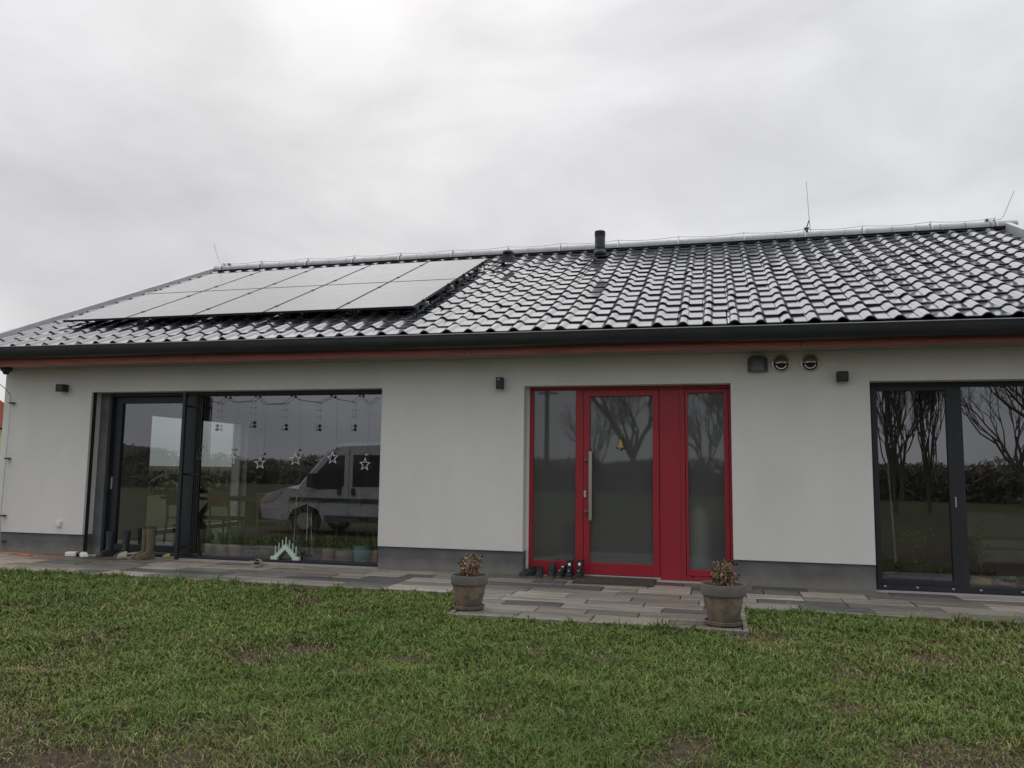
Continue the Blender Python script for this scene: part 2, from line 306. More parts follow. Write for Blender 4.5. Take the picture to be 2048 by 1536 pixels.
# ------------------------------------------------------------------ terrace of stone pavers
T_EDGE, P_EDGE, PX0, PX1 = -1.65, -2.87, -.2, 2.55
terrace = MB()
terrace.box(XL - .6, XR, T_EDGE, .0, -.12, -.045); terrace.box(PX0, PX1, P_EDGE, T_EDGE, -.12, -.046)
terrace = kind(terrace.obj('paved_terrace', 'soil'), 'structure')
pav_meshes = {}
def paver(x0, x1, y0, y1):
    g = .0055; L = round(x1 - x0, 2); D = round(y1 - y0, 3); key = (L, D)
    if key not in pav_meshes:
        a, b, h, e = L / 2 - g, D / 2 - g, .04, .006
        r = lambda s, z: [(-a + s, -b + s, z), (a - s, -b + s, z), (a - s, b - s, z), (-a + s, b - s, z)]
        pav_meshes[key] = MB().loft([r(0, -h), r(0, -e), r(e, 0)]).mesh('paver', 'paver')
    o = inst(pav_meshes[key], 'paver', terrace, ((x0 + x1) / 2, (y0 + y1) / 2, rnd.uniform(-.005, .002)), (rnd.gauss(0, .005), rnd.gauss(0, .003), 0))
    k = rnd.random(); xm = (x0 + x1) / 2
    warm = (.39, .325, .25); grey = (.265, .242, .208); pale = (.37, .338, .29); dark = (.11, .107, .103)
    w = min(1, max(0, (-xm - 1) / 5))
    if k < .15 + .05 * (PX0 < xm < PX1): c = dark
    elif k < .5: c = [warm[i] * w + grey[i] * (1 - w) for i in range(3)]
    elif k < .8: c = [grey[i] * .72 for i in range(3)]
    else: c = [pale[i] * (1 - .4 * w) + warm[i] * .4 * w for i in range(3)]
    q = rnd.uniform(.78, 1.12); o.color = (c[0] * q, c[1] * q, c[2] * q, 1)
LENS = [.4, .5, .6, .7, .8, .9, 1.0]
def row(xa, xb, y0, y1):
    x = xa - rnd.choice([0, .1, .2])
    while x < xb - .05:
        L = rnd.choice(LENS)
        if x + L > xb - .22: L = round(xb - x, 2)
        paver(x, x + L, y0, y1); x = round(x + L, 2)
RW = .323
for i in range(5): row(-9.2, 7.0, -(i + 1) * RW - .004, -i * RW - .004)
RP = (abs(P_EDGE) - 5 * RW - .055) / 4
for i in range(4): row(PX0 + .06, PX1 - .05, -5 * RW - .004 - (i + 1) * RP, -5 * RW - .004 - i * RP)
ke = [(-9.2, PX0, T_EDGE - .03), (PX1, 7.0, T_EDGE - .03), (PX0, PX1, P_EDGE - .03)]
for xa, xb, y in ke:
    x = xa
    while x < xb - .01:
        L = min(1.0, xb - x); MB().box(x + .003, x + L - .003, y, y + .045, -.14, .0).obj('edging_stone', 'kerb', terrace, bevel=.005); x += L
for x in (PX0 - .0, PX1 - .045):
    y = P_EDGE + .018
    while y < T_EDGE - .06:
        L = min(.6, T_EDGE - .035 - y); MB().box(x, x + .045, y, y + L - .006, -.14, .001).obj('edging_stone', 'kerb', terrace, bevel=.005); y += L

# ------------------------------------------------------------------ house
house = thing('house', 'low grey rendered house with dark tiled roof, red door and wide windows', 'house')
HT, HP = 2.462, .3014
OPN = [(-6.986, -2.183), (-.155, 2.487), (4.087, 6.75)]     # openings in the front wall
wall = MB(); xs = [XL] + [a for o in OPN for a in o] + [XR]
for i in range(0, len(xs), 2): wall.box(xs[i], xs[i + 1], 0, .42, HP, HT)
wall.box(XL, XR, 0, .42, HT, 2.98)
# gables with the slope of the roof, the left one with a garden window
TH = .42; OV, ZE = .55, 3.0948; ROWS, GA = 17, .382; SL = 6.49
ct, st = math.cos(TH), math.sin(TH)
def RP_(x, s, n=0): return Vector((x, -OV + s * ct - n * st, ZE + s * st + n * ct))
RY, RZ = RP_(0, SL).y, RP_(0, SL).z
BK = 2 * RY                                                # back wall mirrored about the ridge
GW = (2.95, 6.25)
for x0, x1, op in ((XL, XL + .4, True), (XR - .4, XR, False)):
    if op:
        wall.box(x0, x1, .42, GW[0], -.1, 2.4); wall.box(x0, x1, GW[1], BK, -.1, 2.4); wall.box(x0, x1, .42, BK, 2.4, 2.98)
    else: wall.box(x0, x1, .42, BK, -.1, 2.98)
    wall.prism([(.1, 2.98), (BK - .1, 2.98), (RY, RZ - .25)], x0, x1, 'x')
wall.box(XL, XR, BK, BK + .4, -.1, 2.98)
wall.obj('wall', 'render', house)
for i in range(0, len(xs), 2): MB().box(xs[i] + (.025 if i == 0 else 0), xs[i + 1] - (.025 if i == 6 else 0), .028, .42, -.3, HP).obj('plinth', 'plinth', house)
for a, b in OPN: MB().box(a, b, .003, .44, -.2, -.006).obj('threshold', 'concrete', house)
# inside of the house
inn = MB()
inn.box(-8.23, 6.9, .44, BK, -.2, -.004)
inn.obj('interior_floor', 'infloor', house)
MB().box(-8.23, 6.9, .42, BK, 2.6, 2.7).obj('ceiling', 'inwall', house)
for q in ((-1.95, -1.8, .42, 6.9), (-8.23, -1.95, 6.9, 7.05), (3.85, 3.98, .42, 5.0), (3.98, 6.9, 4.9, 5.0)): MB().box(*q, -.004, 2.6).obj('partition_wall', 'inwall', house)
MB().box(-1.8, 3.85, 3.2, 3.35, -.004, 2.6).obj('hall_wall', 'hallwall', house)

# --- roof
roof = MB()
roof.prism([(-OV + .06, ZE - .05), (RY, RZ - .03), (BK + OV - .06, ZE - .05), (BK + OV - .06, ZE - .17), (RY, RZ - .2), (-OV + .06, ZE - .17)], XL - .03, XR + .03, 'x')
roof = roof.obj('roof', 'deck', house)
# tile: a roll and a flat pan, with a thick front lip
prof = [(-.078, 0), (-.062, .006), (-.048, .019), (-.03, .034), (-.011, .041), (.011, .041), (.03, .034), (.048, .019), (.062, .006), (.078, 0), (.221, 0)]
LT, TK = .425, .0215
tb = MB(); npf = len(prof)
tb.v = [(x, 0, h + .004) for x, h in prof] + [(x, 0, h + TK - .006) for x, h in prof] + [(x, .006, h + TK) for x, h in prof] + [(x, LT, h + .0) for x, h in prof]
for k in range(3):
    for j in range(npf - 1): tb.f.append((k * npf + j, k * npf + j + 1, (k + 1) * npf + j + 1, (k + 1) * npf + j))
tb.f.append((2 * npf - 1, npf - 1, 4 * npf - 1, 3 * npf - 1))
TILE = tb.mesh('tile', 'tile', True)
X0 = -7.9707
PNL = dict(x0=-7.9465, w=1.2176, s0=1.042, h=2.0944, off=.174)
def project(P):
    d = P - CAM; z = d.dot(_f); return 1024 + FPX * d.dot(_r) / z, 768 - FPX * d.dot(_u) / z, z
spots = []
for c in range(-2, 51):
    for r_ in range(ROWS):
        x = X0 + .3 * c; P = RP_(x + .07, r_ * GA + .2, .03)
        if x - .078 < XL - .09 or x + .221 > XR + .12: continue
        hidden = PNL['x0'] + .2 < x < PNL['x0'] + 5 * PNL['w'] - .45 and PNL['s0'] + .45 < r_ * GA and r_ * GA + .38 < PNL['s0'] + 2 * PNL['h']
        px, py, z = project(P); vis = -20 < px < 2065 and not hidden
        spots.append((z if vis else 1e3 + z, x, r_))
spots.sort()
rest = MB()
for k, (z, x, r_) in enumerate(spots):
    jx, jn, ja = rnd.gauss(0, .004), rnd.gauss(0, .0015), rnd.gauss(0, .006)
    loc = RP_(x + jx, r_ * GA + rnd.gauss(0, .004), jn)
    if k < 300: inst(TILE, 'tile', roof, loc, (TH, 0, ja))
    else:
        mt = Matrix.Translation(loc) @ Matrix.Rotation(ja, 4, 'Z') @ Matrix.Rotation(TH, 4, 'X')
        rest.add([mt @ Vector(v) for v in tb.v], tb.f)
me = rest.mesh('roof_tiles', 'tile', True); o = inst(me, 'roof_tiles', roof); kind(o, 'stuff')
# back slope: one plain sheet of tile coloured metal, never seen from the garden
# ridge tiles
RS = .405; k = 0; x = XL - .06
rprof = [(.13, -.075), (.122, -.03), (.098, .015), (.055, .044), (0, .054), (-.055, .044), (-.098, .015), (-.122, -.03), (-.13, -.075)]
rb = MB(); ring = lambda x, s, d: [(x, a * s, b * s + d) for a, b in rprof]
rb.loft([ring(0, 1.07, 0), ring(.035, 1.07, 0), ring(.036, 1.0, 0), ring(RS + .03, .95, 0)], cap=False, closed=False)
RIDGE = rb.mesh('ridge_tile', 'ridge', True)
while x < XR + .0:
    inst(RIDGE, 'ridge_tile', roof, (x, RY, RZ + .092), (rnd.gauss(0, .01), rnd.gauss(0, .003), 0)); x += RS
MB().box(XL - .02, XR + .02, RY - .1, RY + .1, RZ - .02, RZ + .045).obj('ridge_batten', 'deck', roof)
# verge flashings
for x0, x1 in ((XL - .12, XL - .035), (XR + .035, XR + .12)):
    b = MB(); g = lambda s, n: RP_(0, s, n)
    pts = [(g(-.02, .12).y, g(-.02, .12).z), (g(SL + .02, .12).y, g(SL + .02, .12).z), (g(SL + .02, -.13).y, g(SL + .02, -.13).z), (g(-.02, -.13).y, g(-.02, -.13).z)]
    b.prism(pts, x0, x1, 'x').obj('verge_flashing', 'verge', roof, bevel=.01)
# eaves: fascia, soffit, gutter, drip flashing
x = XL - .1
for L in (3.9, 4.1, 4.0, 4.1):
    L = min(L, XR + .1 - x); MB().box(x + .002, x + L - .002, -.52, -.49, 2.81, 3.02).obj('fascia_board', 'fascia', roof, bevel=.004); x += L
for i in range(5):
    MB().box(XL - .08, XR + .08, -.488 + i * .0976, -.488 + (i + 1) * .0976 - .006, 2.835, 2.855).obj('soffit_board', 'soffit', roof)
gp = []
for i in range(13):
    a = PI + PI * i / 12; gp.append((-.612 + .082 * math.cos(a), 3.022 + .155 * math.sin(a) * (1 if i not in (0, 12) else 1)))
gi = [(-.612 + (y + .612) * .93, 3.022 + (z - 3.022) * .96) for y, z in gp][::-1]
gut = MB().prism([(-.71, 3.028)] + gp + [(-.53, 3.03)] + gi + [(-.70, 3.02)], XL - .12, XR + .12, 'x').obj('gutter', 'gutter', roof, smooth=True); gut.rotation_euler = (0, .0031, 0); gut.location = (0, 0, .028)
MB().tube([(XL - .12, -.697, 3.03), (XR + .12, -.697, 3.03)], .011, 8).obj('gutter_bead', 'lip', roof, smooth=True).location = (0, 0, .028); COL.objects['gutter_bead'].rotation_euler = (0, .0031, 0)
fl = MB(); fl.prism([(-.60, 3.046), (-.42, 3.088), (-.42, 3.083), (-.60, 3.041)], XL - .1, XR + .1, 'x').obj('drip_flashing', 'lip', roof)
for xx in np.arange(XL + .3, XR, 1.6): MB().box(xx, xx + .03, -.70, -.525, 3.054 - .0031 * xx, 3.059 - .0031 * xx).obj('gutter_strap', 'gutter', roof)
# dark moulded purlin end under the left corner of the eaves
MB().lathe([(.0, -.075), (.035, -.072), (.05, -.045), (.055, -.03), (.08, -.02), (.085, 0), (.085, .03)], (-8.22 - .12, -.28, 2.80), 14).obj('downpipe_outlet', 'gutter', roof, smooth=True)

# --- window and door helpers
def bar_frame(mb, x0, x1, z0, z1, w, y0, y1, wb=None, wt=None, wr=None):
    wb = wb or w; wt = wt or w; wr = wr or w
    mb.box(x0, x0 + w, y0, y1, z0, z1); mb.box(x1 - wr, x1, y0, y1, z0, z1)
    mb.box(x0 + w, x1 - wr, y0 + .001, y1 - .001, z0, z0 + wb); mb.box(x0 + w, x1 - wr, y0 + .001, y1 - .001, z1 - wt, z1)
def pane(parent, x0, x1, z0, z1, y, m='glass', name='pane'):
    # one sheet: the insulating unit is treated as a single thin pane
    o = MB().add([(x0, y, z0), (x1, y, z0), (x1, y, z1), (x0, y, z1)], [(0, 1, 2, 3)]).obj(name, m, parent); return o
FY = .2
# left: sliding terrace door beside a large fixed pane
a, b = OPN[0]
fr = MB()
fr.box(a + .16, b, FY, FY + .17, 2.41, HT); fr.box(a + .16, b, FY, FY + .17, -.004, .032)
fr.box(a + .16, a + .21, FY, FY + .17, .052, 2.41); fr.box(b - .09, b, FY, FY + .17, .052, 2.41)
fr.box(-5.40, -5.255, FY - .01, FY + .17, .052, 2.41)
lw = fr.obj('terrace_window', 'anthra', house, bevel=.004)
sash = MB(); bar_frame(sash, -6.815, -5.36, .056, 2.405, .17, FY + .075, FY + .15, .10, .1, .14); sh = sash.obj('sliding_sash', 'anthra', lw, bevel=.004)
pane(lw, -6.65, -5.50, .15, 2.31, FY + .11); pane(lw, -5.26, b - .085, .03, 2.412, FY + .10)
MB().box(-6.765, -6.735, FY + .055, FY + .075, .98, 1.17).obj('door_pull', 'alu', lw, bevel=.004)
MB().box(a + .02, a + .03, .055, .075, 0, HT).box(a, a + .012, .04, .10, 0, HT - .002).obj('shutter_slot', 'black', lw)
MB().box(a + .0, a + .16, FY + .001, FY + .16, -.004, HT).obj('side_jamb', 'plinth', lw, bevel=.003)
rail = MB(); rail.box(-5.372, -5.322, .005, .05, 0, 2.44)
for z in (.16, 1.23, 2.24): rail.box(-5.36, -5.335, .05, FY, z - .012, z + .012)
rail.obj('blind_guide_rail', 'anthra', lw, bevel=.003)
gr = MB()
for xx in (-5.225, -5.195, -5.165): gr.box(xx, xx + .012, FY - .02, FY - .004, .06, 2.40)
for z in (.16, 1.23, 2.24): gr.box(-5.25, -5.15, FY - .019, FY - .006, z - .012, z + .012)
gr.obj('guide_channel', 'black', lw)
# red entrance
a, b = OPN[1]
fr = MB(); fr.box(a, b, FY, FY + .09, 2.416, HT - .002); fr.box(-.122, -.068, FY, FY + .09, -.004, 2.416); fr.box(2.458, b, FY, FY + .09, -.004, 2.416)
fr.box(.503, .608, FY, FY + .09, -.004, 2.416); fr.box(-.068, .503, FY, FY + .09, -.004, .18)
fr.box(1.593, 1.915, FY, FY + .09, -.004, 2.416); fr.box(1.915, 2.458, FY, FY + .088, -.004, .055)
dr = fr.obj('entrance_frame', 'redpaint', house, bevel=.003); MB().box(a, -.1225, FY - .002, FY + .1, -.004, HT).obj('side_jamb', 'render', house)
lf = MB(); bar_frame(lf, .613, 1.588, .028, 2.412, .08, FY - .012, FY + .075, .146, .08, .08); leaf = lf.obj('door', 'redpaint', dr, bevel=.004)
sa = MB(); bar_frame(sa, 1.921, 2.454, .06, 2.412, .032, FY - .006, FY + .07, .074, .05, .058); sa.obj('side_sash', 'redpaint', dr, bevel=.004)
sm = MB(); sm.box(1.852, 1.856, FY - .002, FY + .01, 0, 2.41).obj('panel_seam', 'black', dr)
pane(dr, -.07, .505, .178, 2.418, FY + .03, 'frost', 'side_pane'); pane(dr, .69, 1.51, .17, 2.335, FY + .035, 'frost', 'door_pane'); pane(dr, 1.95, 2.398, .132, 2.364, FY + .03, 'frost', 'side_pane')
MB().box(.60, 1.60, FY - .03, FY + .05, -.005, .022).obj('door_threshold', 'alu', dr, bevel=.003)
hd = MB(); hd.box(.693, .735, FY - .105, FY - .08, .72, 1.602); hd.obj('pull_handle', 'steel', dr, bevel=.003)
for z in (.834, 1.495): MB().box(.63, .712, FY - .085, FY - .012, z - .014, z + .014).obj('handle_mount', 'greyvent', dr, bevel=.002)
MB().box(.617, .649, FY - .026, FY - .012, 1.01, 1.095).ball((.633, FY - .028, 1.065), .009).obj('lock_plate', 'alu', dr, bevel=.003)
MB().box(1.975, 2.01, FY - .008, FY + .001, .035, .055).obj('drain_cap', 'black', dr, bevel=.003)
# right window
a, b = OPN[2]
fr = MB(); fr.box(a, b, FY, FY + .16, 2.40, HT); fr.box(a, a + .05, FY, FY + .16, -.004, 2.40); fr.box(b - .06, b, FY, FY + .16, -.004, 2.40)
fr.box(a + .05, b - .06, FY, FY + .16, -.004, .078); fr.box(5.018, 5.125, FY, FY + .16, .078, 2.40)
rw = fr.obj('terrace_window', 'anthra', house, bevel=.004)
sa = MB(); bar_frame(sa, 4.132, 5.022, .07, 2.41, .06, FY - .008, FY + .07, .058, .052, .066); sa.obj('door_sash', 'anthra', rw, bevel=.004)
pane(rw, 4.19, 4.958, .126, 2.36, FY + .03); pane(rw, 5.12, b - .058, .075, 2.405, FY + .03)
MB().box(5.003, 5.018, FY - .022, FY - .008, .98, 1.10).obj('door_pull', 'alu', rw, bevel=.003)
for xx in (4.2, 4.55, 4.93, 5.22, 5.65): MB().box(xx, xx + .03, FY - .009, FY + .001, .03, .048).obj('drain_cap', 'alu', rw, bevel=.003)
# left gable garden window
gf = MB()
x0, x1 = XL + .18, XL + .26
for y0, y1 in ((GW[0], GW[0] + .07), (4.33, 4.47), (GW[1] - .07, GW[1])): gf.box(x0, x1, y0, y1, 0, 2.4)
gf.box(x0 + .001, x1 - .001, GW[0], GW[1], -.004, .09); gf.box(x0 + .001, x1 - .001, GW[0], GW[1], 2.32, 2.4)
gw = gf.obj('garden_window', 'whitepl', house)
MB().add([(XL + .22, GW[0], .05), (XL + .22, GW[1], .05), (XL + .22, GW[1], 2.35), (XL + .22, GW[0], 2.35)], [(0, 1, 2, 3)]).obj('pane', 'glassdark', gw)

# ------------------------------------------------------------------ solar panels on the roof
ROWN = {0: 'lower', 1: 'upper'}; COLN = ['leftmost', 'second from left', 'middle', 'second from right', 'rightmost']
pw, ph, pt = PNL['w'] - .022, PNL['h'] - .022, .035
pf = MB(); fw = .012
pf.box(0, fw, 0, ph, 0, pt); pf.box(pw - fw, pw, 0, ph, 0, pt); pf.box(fw, pw - fw, 0, fw, .0005, pt - .0005); pf.box(fw, pw - fw, ph - fw, ph, .0005, pt - .0005)
PF = pf.mesh('frame', 'panelframe')
PG = MB().box(fw, pw - fw, fw, ph - fw, .004, pt - .002).mesh('glass', 'panelglass')
CL = MB().box(-.02, .02, -.03, .03, pt - .03, pt + .008).mesh('clamp', 'panelframe')
for r_ in range(2):
    for c in range(5):
        loc = RP_(PNL['x0'] + c * PNL['w'], PNL['s0'] + r_ * PNL['h'], PNL['off'] - pt)
        t = thing('solar_panel', f'black framed wet solar panel on the roof, {COLN[c]} of the {ROWN[r_]} row', 'solar panel', loc, group='solar panels on the roof', rot=(TH, 0, 0))
        inst(PF, 'frame', t); inst(PG, 'glass', t)
        for sy in (.42, ph - .42): inst(CL, 'clamp', t, (pw + .011, sy, 0))
        if c == 0:
            for sy in (.42, ph - .42): inst(CL, 'clamp', t, (-.01, sy, 0))
RN = ['lowest', 'second lowest', 'second highest', 'highest']
for k, s_ in enumerate((PNL['s0'] + .43, PNL['s0'] + ph - .42, PNL['s0'] + PNL['h'] + .43, PNL['s0'] + PNL['h'] + ph - .42)):
    t = thing('mounting_rail', f'metal mounting rail poking out beside the solar panels, {RN[k]} of four', 'rail', RP_(PNL['x0'] - .07, s_, PNL['off'] - pt - .042), group='rails under the solar panels', rot=(TH, 0, 0))
    MB().box(0, 5 * PNL['w'] + .12, -.02, .02, 0, .04).obj('rail', 'alu', t)
    for c in range(7): MB().box(.3 + c * .95, .34 + c * .95, -.015, .015, -.075, 0).obj('roof_hook', 'alu', t)

# vent pipe and cable entry on the roof
P = RP_(.2, 5.70, .03)
t = thing('roof_vent_pipe', 'dark ribbed vent pipe on a ball joint near the ridge', 'vent pipe', P); t.scale = (1, 1, .74)
MB().box(-.15, .15, -.17, .17, -.01, .01).obj('base_plate', 'deck', t).rotation_euler = (TH, 0, 0)
MB().ball((0, 0, .07), .125, 18, 12).obj('ball_joint', 'gutter', t, smooth=True)
MB().lathe([(.085, .14), (.085, .2), (.1, .205), (.1, .50), (0, .50)], n=20).obj('pipe', 'gutter', t, smooth=True)
for k in range(4): MB().lathe([(.085, .515 + k * .028), (.104, .518 + k * .028), (.104, .53 + k * .028), (.085, .533 + k * .028)], n=20).obj('cap_ring', 'gutter', t, smooth=True)
MB().lathe([(.09, .50), (.09, .625), (.104, .628), (.1, .645), (.06, .662), (0, .667)], n=20).obj('cap', 'gutter', t, smooth=True)
P = RP_(-1.54, 5.36, .03)
t = thing('cable_entry', 'small dark capped cable inlet on the roof beside the panels', 'cable inlet', P)
MB().loft([[(-.11, -.08, 0), (.11, -.08, 0), (.11, .1, .05), (-.11, .1, .05)], [(-.085, -.05, .21), (.085, -.05, .21), (.085, .07, .21), (-.085, .07, .21)]]).obj('body', 'deck', t, bevel=.01)
MB().lathe([(0, .25), (.07, .25), (.105, .235), (.11, .2), (.095, .19), (0, .19)], n=16).obj('cap', 'gutter', t, smooth=True)
MB().tube([(-.05, -.02, .18), (-.2, -.05, .05), (-.34, -.12, .01), (-.5, -.1, .03), (-.62, .0, .06)], .014, 6).obj('cable', 'cord', t, smooth=True)

# lightning protection
zr = RZ + .075
t = thing('ridge_conductor', 'thin silver lightning wire held on clips along the ridge', 'wire', (0, RY, zr))
pts = []; hx = [-8.5, -7.53, -6.38, -5.27, -4.19, -3.01, -1.81, -.71, .47, 1.645, 2.88, 3.98, 5.0, 6.15, 7.2]
for i in range(len(hx) - 1):
    for k in range(5):
        u = k / 5; pts.append((hx[i] + (hx[i + 1] - hx[i]) * u, -.02, .125 - .03 * math.sin(PI * u)))
pts.append((hx[-1], -.02, .125))
MB().tube(pts, .007, 5).obj('wire', 'alu', t, smooth=True)
hp = MB()
hp.loft([[(0, -.155 * math.cos(a) * s_, .16 * math.sin(a) * s_ - .06) for s_ in (1,)] + [(.03, -.155 * math.cos(a), .16 * math.sin(a) - .06)] + [(.03, -.145 * math.cos(a), .15 * math.sin(a) - .06), (0, -.145 * math.cos(a), .15 * math.sin(a) - .06)] for a in [PI * q / 10 for q in range(0, 11)]])
hp.box(.008, .022, -.03, -.01, .095, .135)
HM = hp.mesh('clip', 'verge')
for x in hx: inst(HM, 'clip', t, (x - .015, 0, 0))
t = thing('lightning_rod', 'upright lightning rod standing on the ridge with a small brace', 'lightning rod', (4.04, RY, zr + .09), group='lightning rods on the ridge')
MB().tube([(.05, 0, 0), (.03, 0, .3), (.0, 0, .98)], [.009, .008, .006], 6).obj('rod', 'alu', t, smooth=True)
MB().tube([(-.02, 0, .06), (.03, 0, .21)], .012, 6).obj('brace', 'greyvent', t)
MB().lathe([(.03, -.01), (.03, .04), (.05, .05), (.05, .065), (0, .08)], (-.02, 0, 0), 10).obj('base', 'greyvent', t)
for nm, xa, xb in (('left', -8.6, -8.80), ('right', 7.33, 7.54)):
    t = thing('lightning_rod', f'bent thin lightning rod leaning outward at the {nm} end of the ridge', 'lightning rod', (xa, RY, zr + .06), group='lightning rods on the ridge')
    dx = xb - xa
    MB().tube([(-dx * 1.4, 0, .035), (-dx * .3, 0, .045), (-dx * .1, 0, .05), (dx * .1, 0, .1), (dx, 0, .55)], .0075, 6).obj('rod', 'alu', t, smooth=True)
    MB().box(-dx * 1.2 - .02, -dx * 1.2 + .02, -.03, .03, -.01, .06).obj('clamp', 'greyvent', t)
t = thing('lightning_conductor', 'thin lightning wire clipped down the left corner of the grey wall', 'wire', (-8.45, -.05, 0))
MB().tube([(-.22, -.22, 2.66), (-.1, -.2, 2.62), (-.03, -.12, 2.54), (-.0, -.02, 2.44), (0, 0, 2.30), (-.01, 0, 1.43), (-.02, 0, .55), (-.0, .01, .1), (-.0, .01, -.03)], .006, 6).obj('wire', 'alu', t, smooth=True)
for z in (2.305, 1.435, .55, .16): MB().box(-.03, .035, -.012, .05 if z > .3 else .08, z - .011, z + .011).tube([(.035, -.005, z), (.055, -.005, z)], .012, 6).obj('wall_clip', 'black' if z > .2 else 'greyvent', t)

# wall lamps
t = thing('wall_lamp', 'black cube wall lamp at the left end of the wall', 'lamp', (-7.47, 0, 2.52), group='black wall lamps')
MB().box(-.065, .065, -.14, -.02, -.055, .06).obj('housing', 'black', t, bevel=.006); MB().box(-.04, .04, -.02, 0, -.035, .04).obj('bracket', 'black', t)
MB().box(-.04, .04, -.12, -.04, -.058, -.054).obj('lens', 'smoke', t)
t = thing('wall_lamp', 'slim black wall lamp with white sensor left of the red door', 'lamp', (-.474, 0, 2.49), group='black wall lamps')
MB().box(-.045, .045, -.1, -.012, -.075, .085).obj('housing', 'black', t, bevel=.006); MB().box(-.03, .03, -.012, 0, -.06, .07).obj('bracket', 'black', t)
MB().ball((-.01, -.101, .055), .011, 8, 6).obj('sensor', 'whitepl', t); MB().box(-.035, .035, -.09, -.02, -.09, -.075).obj('lens', 'smoke', t, bevel=.004)
t = thing('wall_lamp', 'black cube wall lamp beside the right window', 'lamp', (3.778, 0, 2.51), group='black wall lamps')
MB().box(-.065, .065, -.12, -.015, -.06, .065).obj('housing', 'black', t, bevel=.014); MB().box(-.04, .04, -.015, 0, -.04, .045).obj('bracket', 'black', t)
MB().box(-.04, .04, -.1, -.04, -.063, -.059).obj('lens', 'smoke', t)
# air vents under the eaves
t = thing('vent_hood', 'grey half round extractor hood on the wall under the eaves', 'vent', (2.812, 0, 2.685))
arc = lambda r, z: [(r * math.cos(PI + PI * k / 12), r * 1.0 * math.sin(PI + PI * k / 12), z) for k in range(13)]
MB().loft([arc(.108, -.092), arc(.122, -.085), arc(.122, -.022), arc(.11, -.021), arc(.11, -.01), arc(.122, -.009), arc(.122, .065), arc(.112, .085), arc(.08, .1), arc(.03, .105)]).obj('hood', 'greyvent', t, smooth=True)
MB().box(-.118, .118, -.008, 0, -.088, .075).obj('wall_plate', 'greyvent', t)
for nm, x in (('left', 3.088), ('right', 3.424)):
    t = thing('round_vent', f'round steel hooded air vent, {nm} one of two beside the grey hood', 'vent', (x, 0, 2.693), group='round steel vents')
    t.rotation_euler = (PI / 2, 0, 0)
    MB().lathe([(.112, 0), (.114, .01), (.108, .022), (.095, .026), (.088, .018), (.088, .002)], n=28).obj('rim', 'palesteel', t, smooth=True)
    MB().lathe([(.0885, .004), (0, .004)], n=28).obj('duct', 'black', t)
    h = MB(); rg = []
    for i in range(9):
        fi = PI * .5 * i / 8; rr, zz = .092 * math.cos(fi), .065 * math.sin(fi) + .012
        rg.append([(rr * math.cos(a), max(rr * math.sin(a), -.006 - .022 * math.cos(a) ** 2 * 0), zz) for a in [(-.1) + (PI + .2) * j / 16 for j in range(17)]])
    h.loft(rg, False, False).obj('hood', 'steel', t, smooth=True)
    rl = [(.066 * math.cos(a), .066 * math.sin(a), .03) for a in [PI * 1.12 + PI * .76 * j / 10 for j in range(11)]]
    MB().tube(rl, .009, 6).obj('lip', 'palesteel', t, smooth=True)
t = thing('wall_socket', 'white outdoor socket low on the wall by the left window', 'socket', (-7.411, 0, .45))
MB().box(-.042, .042, -.035, 0, -.045, .045).obj('cover', 'whitepl', t, bevel=.006); MB().box(-.03, .03, -.041, -.035, -.03, .033).obj('flap', 'whitepl', t, bevel=.003)

